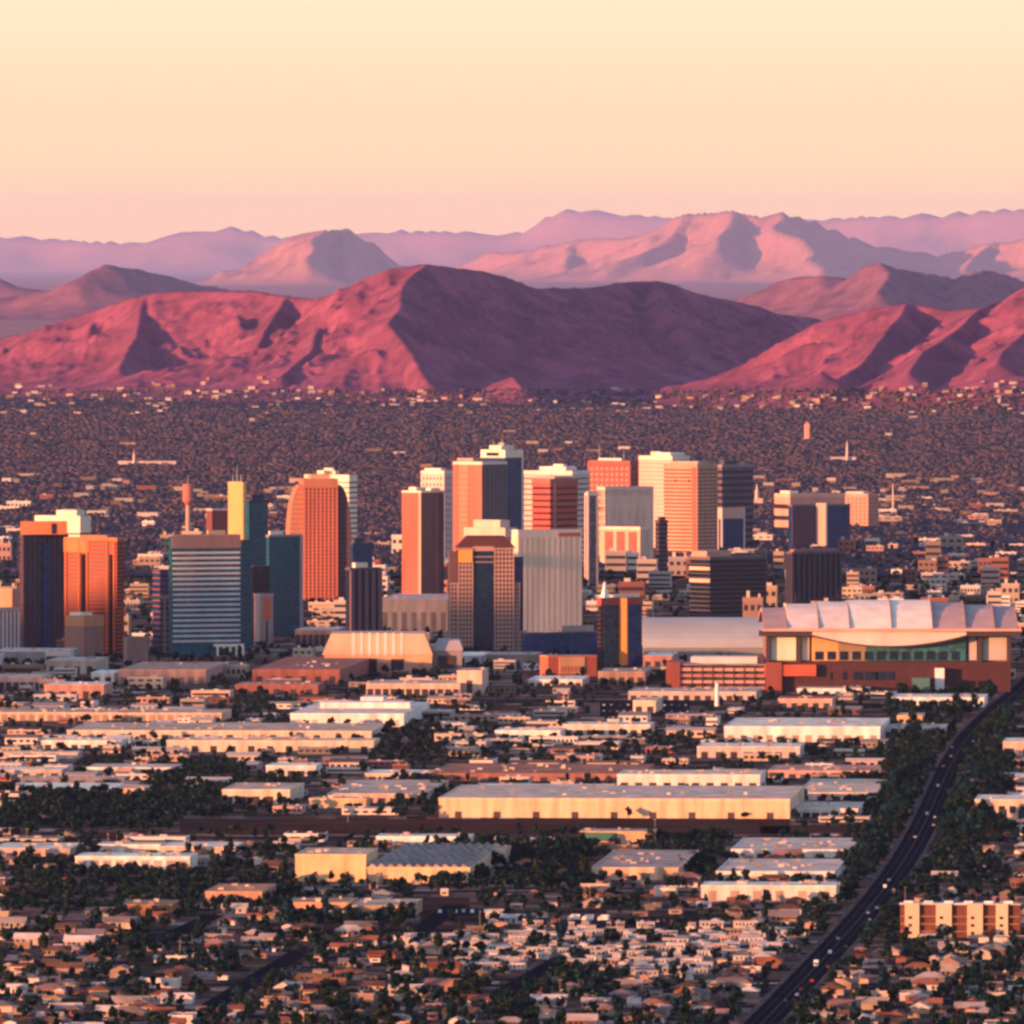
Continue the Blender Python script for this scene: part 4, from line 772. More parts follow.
low("store", "salmon-walled yard building with a red roof strip", "salmon yard building", 778, 832, 696, 699, 708, (0.5, 0.33, 0.27), (0.34, 0.1, 0.08), 5, cat="building")
low("house_block", "orange cubic house with dark windows beside the white store", "orange cubic house", 897, 922, 713, 716, 726, (0.58, 0.36, 0.2), (0.5, 0.4, 0.32), 0, windows=3, cat="building")
low("warehouse", "mauve grey warehouse with a white base, towards the avenue", "mauve grey warehouse", 884, 944, 724, 728, 738, (0.5, 0.44, 0.43), (0.4, 0.35, 0.35), 6, units=3)
low("warehouse", "rose roof warehouse below the double-banded one", "rose roof warehouse", 768, 880, 765, 771, 778, (0.46, 0.27, 0.23), (0.40, 0.23, 0.2), 7, units=2)
low("warehouse", "broad cream roof warehouse beside the avenue trees", "broad cream roof", 797, 876, 779, 793, 800, (0.58, 0.45, 0.36), (0.56, 0.45, 0.37), 5, units=5)
low("warehouse", "pale low warehouse with a white front strip, beside the nine-door one", "strip-front warehouse", 792, 858, 802, 809, 817, W1, (0.52, 0.42, 0.36), 7)
low("warehouse", "mustard yellow warehouse with a plain tall front", "mustard warehouse", 295, 366, 848, 855, 882, YT, (0.46, 0.38, 0.30), 2, (0.36, 0.25, 0.14), 3, doorh=0.25)
low("warehouse", "saw-roofed grey warehouse with a mustard front", "saw-roofed warehouse", 367, 470, 846, 868, 883, (0.60, 0.44, 0.26), (0.34, 0.26, 0.21), 3, (0.4, 0.28, 0.17), saw=11)
low("warehouse", "white-fronted hall standing behind the saw-roofed grey warehouse", "white-fronted hall", 376, 469, 834, 837, 846, W2, W1, 2, (0.5, 0.4, 0.3))
low("warehouse", "low buff extension at the end of the saw roof", "buff extension", 470, 505, 846, 850, 866, (0.48, 0.36, 0.26), (0.4, 0.33, 0.28), 3, cat="building")
low("warehouse", "grey trapezoid roof warehouse with a peach front, between tree groves", "peach-fronted warehouse", 592, 678, 850, 868, 880, (0.58, 0.40, 0.28), (0.34, 0.28, 0.27), 4, (0.3, 0.18, 0.13), 12)
t, w, d, h = low("warehouse", "peach workshop with a dark green panel, above the grey trapezoid roof", "green-panelled workshop", 580, 653, 829, 832, 846, (0.56, 0.34, 0.2), (0.4, 0.3, 0.24), 1, cat="workshop")
MB().box(-w * 0.94, w * 0.02, -0.4, 0.2, h * 0.35, h * 0.97).build("green_panel", paint("sea_green_panel", (0.035, 0.14, 0.11), var=0.15), t)
low("warehouse", "big dirty white roof warehouse beside the avenue", "big dirty white roof", 731, 850, 838, 850, 858, W1, (0.50, 0.43, 0.39), 6, units=8)
low("warehouse", "stepped white warehouse before the big dirty white roof", "stepped white warehouse", 716, 834, 859, 872, 881, W1, (0.52, 0.45, 0.41), 8, (0.4, 0.33, 0.3), 6)
low("warehouse", "white front warehouse with a shadowed lower bay near the avenue", "shadow-bay warehouse", 701, 836, 882, 886, 902, (0.62, 0.54, 0.48), W2, 6, (0.36, 0.26, 0.22), 4, doorh=0.7)
low("warehouse", "white dairy-like hall with an L wing among dark trees", "white winged hall", 75, 190, 853, 857, 870, W2, W2, 9, (0.34, 0.28, 0.28), 4, doorh=0.75)
low("warehouse", "grey roofed long hall at the picture edge beside the white winged hall", "grey edge hall", -10, 70, 843, 849, 858, (0.44, 0.34, 0.29), W1, 6, units=3)
low("shed", "cream shed with an amber patch behind the white winged hall", "amber-patched shed", 97, 160, 842, 845, 853, W1, (0.6, 0.52, 0.44), 3, (0.5, 0.35, 0.16), cat="shed")
low("shed", "pale pitched shed at the grove corner", "pale grove shed", 160, 235, 842, 847, 855, (0.58, 0.44, 0.36), W1, 4, cat="shed")
low("hall", "brown gable hall with an amber lit front among the trees", "brown amber-fronted hall", 118, 172, 900, 905, 913, (0.30, 0.14, 0.06), (0.24, 0.17, 0.13), 2, cat="hall")
low("house_block", "brown stucco L block with a dark gate", "brown stucco block", 286, 350, 898, 903, 915, (0.44, 0.26, 0.15), (0.36, 0.25, 0.18), 3, cat="building")
low("house_block", "grey gabled hall beside the brown stucco block", "grey gabled hall", 350, 412, 899, 906, 918, (0.36, 0.26, 0.16), (0.42, 0.34, 0.29), 1, (0.2, 0.05, 0.04), cat="hall")
low("shed", "terracotta roof shed on the bare lot", "terracotta roof shed", 205, 262, 884, 892, 905, (0.42, 0.24, 0.16), (0.38, 0.19, 0.12), 2, cat="shed")
# apartment block by the avenue
X, Y = gp(960, 938); s = Y / F
t = thing("apartment_block", "cream apartment block with rust-red balcony bays beside the avenue", "apartments", X, Y, 0, GRID); LM.append(("cream apartment block", 960, 938)); mark(X - 38, X + 36, Y - 5, Y + 30)
h = at(512, 903, Y)[1]; w_ = 60 * s
MB().box(-w_, w_, 1.5, 14, 0, h - 1).build("wall", paint("rust_bay", (0.12, 0.042, 0.028), var=0.25, scale=0.3), t)
MB().box(-w_ - 0.5, w_ + 0.5, 0.4, 15, h - 1, h - 0.4).build("roof", ROOFC, t, (0.62, 0.55, 0.5))
for (a_, b_) in ((-0.92, -0.68), (-0.40, -0.14), (0.12, 0.38), (0.60, 0.80)):
    MB().box(a_ * w_, b_ * w_, -0.6, 3, 0, h - 0.3).build("stair_tower", wallmat((0.52, 0.40, 0.28)), t)
    for k in range(3): MB().box((a_ + 0.06) * w_, (a_ + 0.12) * w_, -0.7, 0, 2 + k * 4.3, 3.6 + k * 4.3).build("window", WINDOW, t)
for k in range(3):
    for (a_, b_) in ((-1, -0.92), (-0.68, -0.40), (-0.14, 0.12), (0.38, 0.60), (0.80, 1.0)): MB().box(a_ * w_ + 0.05, b_ * w_ - 0.05, 0.2, 1.6, 3.2 + k * 4.2, 4.0 + k * 4.2).build("balcony", wallmat((0.24, 0.11, 0.075)), t)
for k in range(6): MB().box(-w_ + 2 + k * 2 * w_ / 6, -w_ + 7 + k * 2 * w_ / 6, 5, 11, h - 0.4, h + 0.7).build("rooftop_unit", OBJC, t, W2)

# middle-ground named low blocks of downtown
low("civic_block", "wavy parapet pink civic block before the white-banded office", "wavy pink civic block", 118, 206, 662, 670, 684, (0.40, 0.25, 0.21), (0.36, 0.24, 0.21), 9, (0.2, 0.12, 0.11), cat="building", doorh=0.5)
low("brick_hall", "low brick red hall with a white roof vent, before the teal glass hotel", "low brick red hall", 252, 340, 657, 670, 684, (0.28, 0.10, 0.08), (0.30, 0.12, 0.10), 6, units=5, cat="hall")
low("brick_hall", "dark red brick wing with a white porch below the brick hall", "dark red wing", 235, 318, 682, 685, 694, (0.22, 0.08, 0.07), (0.34, 0.2, 0.18), 5, cat="building")
low("arcade_block", "pale colonnade block with a dark arched tower, before the amber hall", "pale colonnade block", 366, 460, 680, 684, 695, (0.52, 0.38, 0.31), (0.46, 0.36, 0.31), 12, cat="building")
t, w, d, h = low("depot_tower", "peach corner tower with a dark arch at the end of the colonnade", "peach arch tower", 457, 482, 668, 671, 694, (0.58, 0.42, 0.33), (0.4, 0.32, 0.28), 1, (0.06, 0.04, 0.04), cat="building", doorh=0.6, doorw=0.2)
low("pavilion", "white gabled pavilion before the window-gridded tower", "white gabled pavilion", 455, 482, 652, 656, 666, (0.6, 0.55, 0.52), W2, 2, (0.03, 0.03, 0.04), cat="building", doorh=0.8, doorw=0.35)
low("parking_block", "grey open-deck parking block under the deep plum tower", "grey parking block", -10, 66, 648, 652, 664, (0.28, 0.25, 0.25), (0.5, 0.44, 0.42), 5, doorh=0.5, cat="car park")
low("parking_block", "beige parking block with two long openings below the brown annex", "beige parking block", 46, 96, 657, 661, 674, (0.42, 0.34, 0.29), (0.44, 0.38, 0.34), 4, doorh=0.6, cat="car park")
low("shop_block", "white roofed shop block at the foot of the mauve stub", "white shop block", 91, 114, 670, 673, 682, W2, W2, 2, cat="building")
low("shop_block", "pink row block at the picture edge below the parking block", "pink edge block", -10, 42, 674, 677, 690, (0.48, 0.33, 0.29), (0.5, 0.4, 0.36), 7, cat="building", doorh=0.6)
low("shop_block", "rose brick block with a white roof trim below the beige parking block", "rose brick block", 44, 104, 682, 685, 699, (0.40, 0.22, 0.18), W1, 5, cat="building")
low("slate_block", "wide slate grey block with a white roof edge behind the ribbed plum tower", "wide slate grey block", 380, 448, 594, 599, 632, (0.15, 0.15, 0.18), (0.4, 0.36, 0.38), 7, (0.06, 0.06, 0.08), cat="building", doorh=0.6)
low("tan_block", "brick block with a bright cream roof beside the window-gridded tower", "cream-roofed block", 411, 447, 558, 563, 582, (0.36, 0.12, 0.09), CREAM, 4, (0.2, 0.08, 0.07), cat="building")
low("column_hall", "mauve hall with tall dark columns before the teal glass hotel", "columned mauve hall", 295, 338, 627, 630, 648, (0.22, 0.17, 0.18), (0.5, 0.42, 0.42), 7, cat="hall", doorh=0.75)
low("stone_podium", "brown stone podium under the window-gridded tower", "brown stone podium", 486, 536, 652, 655, 668, (0.24, 0.19, 0.16), (0.4, 0.33, 0.3), 4, cat="building")
low("hall", "white flat hall with a red end beside the red parking structure", "white flat hall", 643, 672, 652, 656, 668, (0.40, 0.2, 0.18), W2, 3, cat="hall")
low("shop_block", "long white roofed shop strip before the orange lit block", "long white shop strip", 528, 582, 676, 680, 686, W1, W2, 7, cat="building")
low("shop_block", "tan flat block under the orange-striped black tower", "tan flat block", 598, 645, 668, 672, 684, (0.30, 0.20, 0.16), (0.3, 0.25, 0.22), 5, cat="building")
low("shop_block", "cream cubic block in the yards before the red parking structure", "cream cubic block", 633, 656, 697, 701, 713, (0.6, 0.48, 0.36), (0.5, 0.42, 0.34), 2, cat="building")
low("warehouse", "pale long warehouse with a chimney stack before the red parking structure", "chimney warehouse", 628, 756, 688, 692, 700, (0.46, 0.37, 0.33), (0.44, 0.36, 0.33), 12, units=5)
low("warehouse", "off-white warehouse in the yards below the long shop strip", "off-white yard warehouse", 563, 650, 722, 725, 736, (0.6, 0.5, 0.42), W1, 8, units=3)
low("warehouse", "white pair of halls at the edge of the buff warehouses' trees", "tree-edge halls", 495, 560, 728, 731, 740, W2, W1, 5, units=3)
low("house_block", "pale flat block across the avenue, above the pink roof block", "pale avenue-side block", 1003, 1050, 738, 742, 756, (0.55, 0.42, 0.36), W1, 3, cat="building")
low("house_block", "two-storey buff block across the avenue", "two-storey buff block", 975, 1050, 795, 800, 820, (0.58, 0.44, 0.33), W1, 4, windows=7, cat="building")
low("house_block", "pink roof block across the avenue above the buff one", "pink roof block", 990, 1050, 773, 778, 788, (0.5, 0.32, 0.27), W1, 3, cat="building")
X, Y = gp(717, 706); s = Y / F
t = thing("chimney", "short white chimney stack standing over the pale warehouse", "chimney", X, Y - 2); h = at(512, 683, Y)[1]
MB().cyl(0, 0, 0, h, 2.0, 1.5, 12).build("shaft", WHITEP, t); MB().cyl(0, 0, h, h + 0.8, 1.8, 1.8, 12).build("rim", METAL, t)

# ------------------------------------------------------------------ labels of the repeats
QUEUE = []
ORD = ["", "second", "third", "fourth", "fifth", "sixth", "seventh", "eighth", "ninth", "tenth", "eleventh", "twelfth", "thirteenth", "fourteenth", "fifteenth", "sixteenth", "seventeenth", "eighteenth", "nineteenth", "twentieth"]
def ave_px(py): 
    y = Yof(max(py, 640)); return proj(ave_x(y), y)[0]
def write_labels():
    groups = {}
    for (o, desc, px, py) in QUEUE:
        best = sorted(LM, key=lambda l: math.hypot(l[1] - px, (l[2] - py) * 2.2))[0]
        lm, lx, ly = best; dx, dy = px - lx, (py - ly) * 2.2
        if abs(dy) * 1.2 >= abs(dx): rel = "before the " + lm if dy > 0 else "behind the " + lm
        else:
            tow = (dx > 0) == (px < ave_px(py))
            rel = ("on the avenue side of the " + lm) if tow else ("on the farther side of the " + lm)
        groups.setdefault((desc, rel), []).append((math.hypot(dx, dy), o))
    for (desc, rel), lst in groups.items():
        lst.sort(key=lambda q: q[0])
        for k, (_, o) in enumerate(lst):
            lab = desc + (", " if k == 0 else ", %s " % ORD[min(k, 19)]) + rel
            if len(lab.split()) > 16: lab = lab.replace("on the ", "")
            o['label'] = lab

# ------------------------------------------------------------------ repeats: low buildings, houses, mobile homes
def unit_building(nw, rows, units, gable=False, bands=False):
    parts = [("wall", MB().box(-.5, .5, -.5, .5, 0, 1).mesh("wall"), OBJC, "w")]
    if gable:
        m = MB().extx([(-.53, .98), (0, 1.35), (.53, .98)][::-1], -.53, .53); parts.append(("roof", m.mesh("roof"), ROOFC, "r"))
    else:
        parts.append(("roof", MB().box(-.485, .485, -.485, .485, 1.0, 1.015).mesh("roof"), ROOFC, "r"))
        m = MB().box(-.51, .51, -.51, -.49, .93, 1.06); m.box(-.51, -.49, -.49, .51, .96, 1.06); m.box(.49, .51, -.49, .51, .96, 1.06); parts.append(("parapet", m.mesh("parapet"), OBJC, "p"))
    for r in range(rows):
        z0 = (r + 0.35) / rows * .93; z1 = (r + 0.75) / rows * .93
        if bands: parts.append(("window_band", MB().box(-.47, .47, -.508, -.45, z0, z1).mesh("window_band"), WINDOW, None))
        else:
            for k in range(nw):
                c = -.5 + (k + .5) / nw; parts.append(("window", MB().box(c - .28 / nw, c + .28 / nw, -.508, -.45, z0, z1).mesh("window"), WINDOW, None))
        parts.append(("side_window", MB().box(-.508, -.45, -.4, .4, z0, z1).mesh("side_window"), WINDOW, None))
    for (u, v, a_, hh) in units: parts.append(("rooftop_unit", MB().box(u - a_, u + a_, v - a_, v + a_, 1.015, 1.015 + hh).mesh("rooftop_unit"), OBJC, "u"))
    return parts
UNITS = [unit_building(6, 1, [(-.2, .1, .05, .2), (.3, -.1, .04, .2)]), unit_building(4, 2, [(.2, .1, .1, .15)]), unit_building(1, 3, [(-.2, .1, .12, .15)], bands=True),
         unit_building(1, 1, [(.1, 0, .06, .2), (-.3, .2, .04, .15)], bands=True), unit_building(5, 1, [], gable=True), unit_building(3, 2, [(-.25, 0, .08, .25), (.3, .2, .05, .15)])]
for u_ in UNITS:
    for (_, me, m_, _) in u_: me.materials.append(m_)
def place(parts, name, cat, group, x, y, rot, sc, wc, rc, desc, full=True):
    t = thing(name, "", cat, x, y, 0, rot, group); t.scale = sc
    for (nm, me, m_, role) in parts:
        if not full and nm not in ("wall", "roof", "parapet"): continue
        o = bpy.data.objects.new(nm, me); COL.objects.link(o); o.parent = t
        c = {"w": wc, "r": rc, "p": tuple(min(.8, v * 1.15) for v in wc), "u": (.5, .45, .43)}.get(role)
        if c: o.color = (*c, 1)
    QUEUE.append((t, desc, *proj(x, y))); return t
WALLS = [("white", W2), ("off-white", W1), ("cream", C2), ("pink", (0.52, 0.33, 0.28)), ("tan", C1), ("brick", (0.30, 0.12, 0.09)), ("grey", G1), ("brown", (0.24, 0.15, 0.11)), ("peach", (0.58, 0.38, 0.28))]
ROOFS = [("white", (0.74, 0.62, 0.50)), ("grey", (0.34, 0.28, 0.25)), ("tan", (0.44, 0.32, 0.24)), ("rust", (0.28, 0.12, 0.08)), ("brown", (0.17, 0.10, 0.08)), ("pale", (0.58, 0.46, 0.36))]
def scatter(n, y0, y1, wr, dr, hr, name, cat, group, kinds, weights=None, x0=-40, x1=1064, margin=2.0, full=True, wallw=None, tries=40, cond=None, dimr=(.55, 1.0)):
    done = 0
    for _ in range(n * tries):
        if done >= n: break
        px, py = RNG.uniform(x0, x1), RNG.uniform(y0, y1)
        if cond and not cond(px, py): continue
        if dens(px, py) > 1.7 and RNG.random() < .9: continue
        w, d, h = RNG.uniform(*wr), RNG.uniform(*dr), RNG.uniform(*hr)
        x, y = gp(px, py)
        if busy(x - w / 2 - margin, x + w / 2 + margin, y - d / 2 - margin - 4, y + d / 2 + margin): continue
        mark(x - w / 2 - 1, x + w / 2 + 1, y - d / 2 - 1, y + d / 2 + 1)
        kx = int(RNG.choice(kinds)); wi = int(RNG.choice(len(WALLS), p=wallw)) if wallw is not None else int(RNG.integers(len(WALLS))); ri = int(RNG.choice(len(ROOFS), p=[.3, .2, .15, .08, .1, .17]))
        form = {0: "low block", 1: "two-storey block", 2: "three-storey block", 3: "long-window block", 4: "gabled hall", 5: "square block"}[kx]
        dm = RNG.uniform(*dimr)
        place(UNITS[kx], name, cat, group, x, y, GRID, (w, d, h), tuple(c * dm for c in WALLS[wi][1]), tuple(c * (.4 + .6 * dm) for c in ROOFS[ri][1]), "%s %s, %s roof" % (WALLS[wi][0], form, ROOFS[ri][0]), full)
        done += 1
    return done
# where the trees stand thick: picture boxes and their weight
DENSE = [(765, 1005, 683, 693, 1.6), (0, 235, 792, 836, 3.2), (150, 250, 765, 835, 2.4), (430, 592, 846, 892, 3.0), (600, 765, 770, 797, 1.0), (640, 730, 838, 880, 2.4), (846, 905, 770, 930, 2.6), (890, 1010, 690, 835, 2.6), (935, 985, 760, 880, 2.6), (800, 880, 880, 940, 1.3),
         (0, 300, 868, 915, 1.9), (0, 110, 850, 910, 1.8), (285, 420, 916, 930, 2.6), (220, 285, 690, 718, 1.8), (370, 440, 725, 765, 2.2), (440, 620, 735, 765, 1.4), (620, 725, 735, 760, 1.6), (395, 445, 780, 822, 2.2), (256, 300, 775, 812, 2.0),
         (120, 180, 735, 765, 1.6), (0, 140, 690, 712, 1.0), (500, 545, 960, 1024, 1.6), (380, 500, 975, 1024, 1.4), (885, 1024, 860, 900, 1.4), (960, 1024, 975, 1024, 1.5), (560, 610, 965, 1000, 1.8), (720, 890, 745, 765, 1.4), (905, 1024, 690, 745, 1.2), (860, 900, 920, 960, 1.6)]
def dens(px, py):
    d = 0.80 if py > 838 else (0.6 if py > 690 else 0.9)
    for (a_, b_, c_, e_, w_) in DENSE:
        if a_ <= px <= b_ and c_ <= py <= e_: d = max(d, w_)
    return d
wp = np.array([.22, .16, .16, .12, .10, .10, .08, .03, .03]); wp /= wp.sum()
scatter(170, 585, 692, (9, 36), (12, 40), (4, 13), "city_block_building", "building", "low buildings of downtown", [0, 1, 2, 3, 5], wallw=wp)
wp3 = np.array([.12, .12, .14, .16, .10, .14, .12, .05, .05]); wp3 /= wp3.sum()
scatter(80, 548, 648, (12, 30), (14, 30), (13, 32), "mid_rise_block", "building", "mid-rise blocks between the towers", [1, 2, 5, 2], wallw=wp3, dimr=(.35, .9))
wp2 = np.array([.30, .2, .14, .14, .06, .06, .05, .02, .03]); wp2 /= wp2.sum()
scatter(210, 500, 600, (10, 42), (15, 50), (3.5, 11), "midtown_building", "building", "low buildings north of the towers", [0, 1, 2, 3, 5], wallw=wp2)
scatter(190, 690, 845, (9, 40), (12, 50), (3.2, 6.0), "yard_building", "building", "small buildings of the industrial yards", [0, 3, 4, 0], wallw=wp2)
# white low-rises with sun on them across the far city
def far_cond(px, py): return (py > 480 and (px < 300 or px > 740)) or RNG.random() < 0.10
scatter(130, 430, 520, (8, 34), (25, 60), (6.5, 10), "far_building", "building", "low buildings among the far trees", [0, 1, 3], wallw=wp2, cond=far_cond, full=False, dimr=(.2, .6))

# mobile homes and trailers
def mobile():
    ps = [("wall", MB().box(-6.5, 6.5, -2, 2, 0.5, 3.1).mesh("wall"), OBJC, "w"), ("roof", MB().extx([(-2.3, 3.05), (0, 3.7), (2.3, 3.05)][::-1], -6.8, 6.8).mesh("roof"), OBJC, "r"), ("skirt", MB().box(-6.4, 6.4, -1.9, 1.9, 0, 0.5).mesh("skirt"), OBJC, "u"),
          ("door", MB().box(-.5, .5, -2.06, -1.9, .6, 2.6).mesh("door"), WINDOW, None)]
    for c in (-4.5, -2.3, 2.6, 4.8): ps.append(("window", MB().box(c - .6, c + .6, -2.06, -1.9, 1.5, 2.5).mesh("window"), WINDOW, None))
    for p in ps: p[1].materials.append(p[2])
    return ps
MOB = mobile()
nm_ = 0
PARK = [(490, 640, 940, 968), (560, 770, 926, 962), (640, 700, 960, 976), (395, 490, 940, 950), (515, 590, 928, 942), (700, 800, 935, 955), (460, 520, 955, 972)]
for _ in range(4000):
    if nm_ >= 230: break
    a_, b_, c_, e_ = PARK[int(RNG.integers(len(PARK)))]
    px, py = RNG.uniform(a_, b_), c_ + round(RNG.uniform(0, e_ - c_) / 2.4) * 2.4
    x, y = gp(px, py); rot = GRID + (math.pi / 2 if RNG.random() < 0.3 else 0)
    if busy(x - 5.5, x + 5.5, y - 2.5, y + 2.5) or abs(px - ave_px(py)) < 45: continue
    wi = int(RNG.choice([0, 0, 0, 1, 1, 2, 8])); ri = int(RNG.choice([0, 0, 0, 5, 2])); dm = RNG.uniform(.4, .85)
    place(MOB, "mobile_home", "mobile home", "white mobile homes in the park", x, y, rot, (RNG.uniform(.75, 1.15), 1.15, RNG.uniform(1, 1.25)), tuple(c * dm for c in WALLS[wi][1]), (0.52, 0.44, 0.37) if ri == 0 else ROOFS[ri][1], "%s mobile home, %s roof" % (WALLS[wi][0], ROOFS[ri][0]))
    mark(x - 5.5, x + 5.5, y - 2.5, y + 2.5); nm_ += 1

# houses of the near streets
def house(kind_):
    ps = []
    def A(n, m, mat, role): me = m.mesh(n); me.materials.append(mat); ps.append((n, me, mat, role))
    if kind_ == 0:
        A("wall", MB().box(-6.5, 6.5, -4.5, 4.5, 0, 3).ext([(-0.1, 2.9), (0.1, 2.9), (0, 3)], -1, 1), OBJC, "w")
        A("roof", MB().extx([(-5.2, 2.8), (0, 5.2), (5.2, 2.8), (5.2, 2.65), (-5.2, 2.65)][::-1], -7.1, 7.1), ROOFC, "r")
    elif kind_ == 1:
        A("wall", MB().box(-7, 7, -5, 5, 0, 3), OBJC, "w")
        m = MB(); m.v = [(-7.7, -5.7, 2.8), (7.7, -5.7, 2.8), (7.7, 5.7, 2.8), (-7.7, 5.7, 2.8), (-2.8, 0, 5.1), (2.8, 0, 5.1)]; m.f = [(0, 1, 5, 4), (1, 2, 5), (2, 3, 4, 5), (3, 0, 4), (3, 2, 1, 0)]
        A("roof", m, ROOFC, "r")
    elif kind_ == 2:
        A("wall", MB().box(-8, 8, -5, 5, 0, 3.4), OBJC, "w"); A("roof", MB().box(-7.7, 7.7, -4.7, 4.7, 3.4, 3.55), ROOFC, "r")
        m = MB().box(-8.2, 8.2, -5.2, -4.7, 3.1, 3.9); m.box(-8.2, -7.7, -4.7, 5.1, 3.2, 3.9); m.box(7.7, 8.2, -4.7, 5.1, 3.2, 3.9); A("parapet", m, OBJC, "p")
        A("rooftop_unit", MB().box(2, 3.4, 0, 1.5, 3.55, 4.5), paint("unit_grey", (0.25, 0.22, 0.21)), None)
    else:
        m = MB().box(-7.5, 2, -3.5, 4, 0, 3); m.box(2.01, 7, -6.5, 4, 0, 2.9); A("wall", m, OBJC, "w")
        A("roof", MB().extx([(-4.2, 2.8), (0.25, 5.0), (4.7, 2.8), (4.7, 2.65), (-4.2, 2.65)][::-1], -8, 7.4), ROOFC, "r")
        A("wing_roof", MB().ext([(1.4, 2.75), (7.6, 2.75), (4.5, 4.6)], -7.1, 1.0), ROOFC, "r")
    y = {0: -4.5, 1: -5, 2: -5, 3: -3.5}[kind_]
    A("door", MB().box(-.6, .6, y - .06, y + .2, 0, 2.2), WINDOW, None)
    for c in ((-4.4, -2.2, 3.2) if kind_ != 3 else (-6, -3.6)): A("window", MB().box(c - .7, c + .7, y - .06, y + .2, 1, 2.3), WINDOW, None)
    if kind_ == 0: A("chimney", MB().box(2.3, 2.9, .8, 1.4, 3.6, 5.5), paint("chimney_brick", (0.16, 0.08, 0.06)), None)
    if kind_ == 3: A("garage_door", MB().box(2.9, 6.1, -6.56, -6.3, 0, 2.3), OBJC, "p")
    return ps
HOUSE = [house(k) for k in range(4)]
HROOF = [("terracotta", (0.240, 0.092, 0.051)), ("brown", (0.120, 0.068, 0.047)), ("grey", (0.160, 0.136, 0.133)), ("pale", (0.368, 0.296, 0.250)), ("tan", (0.272, 0.192, 0.148)), ("white", (0.58, 0.49, 0.42)), ("rust", (0.176, 0.060, 0.039)), ("rosy", (0.288, 0.160, 0.133))]
hp = np.array([.16, .15, .15, .16, .14, .10, .06, .08]); hp /= hp.sum()
nh = 0
for _ in range(9000):
    if nh >= 295: break
    px, py = RNG.uniform(-20, 1044), 838 + 196 * RNG.random() ** 0.8
    if dens(px, py) > 1.7 and RNG.random() < .75: continue
    x, y = gp(px, py); k = int(RNG.choice(4, p=[.32, .28, .18, .22])); rot = GRID + (math.pi / 2) * int(RNG.choice(4, p=[.55, .2, .05, .2])); scl = RNG.uniform(.85, 1.3)
    w = 8.5 * scl
    if busy(x - w, x + w, y - 9, y + 7): continue
    mark(x - w, x + w, y - 6, y + 7)
    wi = int(RNG.choice(len(WALLS), p=wp)); ri = int(RNG.choice(len(HROOF), p=hp))
    nm2 = {0: "gabled house", 1: "hip-roofed house", 2: "flat-roofed house", 3: "winged house"}[k]
    dim = RNG.uniform(.4, .85); place(HOUSE[k], "house", "house", "houses of the near streets", x, y, rot, (scl, scl, scl * RNG.uniform(.9, 1.1)), tuple(c * dim for c in WALLS[wi][1]), HROOF[ri][1], "%s %s, %s roof" % (WALLS[wi][0], nm2, HROOF[ri][0])); nh += 1

# sheds and outbuildings in the yards
SHED = unit_building(1, 1, [], gable=True)[:3]
for q in SHED: q[1].materials.append(q[2])
ns = 0
for _ in range(6000):
    if ns >= 240: break
    px, py = RNG.uniform(-20, 1044), RNG.uniform(842, 1034)
    if dens(px, py) > 1.7: continue
    x, y = gp(px, py); w, d, h = RNG.uniform(4, 9), RNG.uniform(4, 8), RNG.uniform(2.2, 3.2)
    if busy(x - w / 2 - 1, x + w / 2 + 1, y - d / 2, y + d / 2): continue
    mark(x - w / 2, x + w / 2, y - d / 2, y + d / 2); wi = int(RNG.integers(len(WALLS))); ri = int(RNG.choice(len(HROOF))); dm = RNG.uniform(.45, .95)
    place(SHED, "garden_shed", "shed", "small sheds in the yards", x, y, GRID + (math.pi / 2) * int(RNG.integers(2)), (w, d, h), tuple(c * dm for c in WALLS[wi][1]), HROOF[ri][1], "%s yard shed, %s roof" % (WALLS[wi][0], HROOF[ri][0])); ns += 1

# houses along the foot of the hills
from mathutils.bvhtree import BVHTree
TREES_ = []
for o in [bpy.data.objects[n] for n in ("hills", "hills.001", "hills.002")]:
    TREES_.append(BVHTree.FromPolygons([tuple(v.co) for v in o.data.vertices], [tuple(p.vertices) for p in o.data.polygons]))
def surf(px, py):
    """where the sight line of a picture point meets the valley floor or a near hill"""
    x, y = gp(px, py); z = 0.0; best = math.hypot(x, y)
    d = Vector(ray(px, py)).normalized()
    for bt in TREES_:
        hit = bt.ray_cast(Vector((0, 0, H)), d)
        if hit[0] is not None and hit[0].xy.length < best: best = hit[0].xy.length; x, y, z = hit[0]
    return x, y, z
LM += [("rocky knob", 500, 402), ("peaked hill's foot", 400, 402), ("rounded hill's foot", 180, 402), ("dark hill's foot", 650, 402), ("red spur's foot", 760, 402), ("shaded spur", 880, 402), ("outermost hill's foot", 1000, 402), ("edge hill's foot", 20, 402)]
foot = unit_building(3, 1, [], gable=True)[:2]
spots = []
for k in range(250):
    px = RNG.uniform(-5, 1030)
    if px > 880: py = RNG.uniform(381, 420)
    elif px < 380: py = RNG.normal(398, 9)
    else: py = RNG.normal(402, 6)
    if 700 < px < 880 and py < 394: py += 10
    if py < 374 or py > 424: py = RNG.uniform(397, 414)
    if 480 < px < 700 and RNG.random() < .45: continue
    spots.append((px, py))
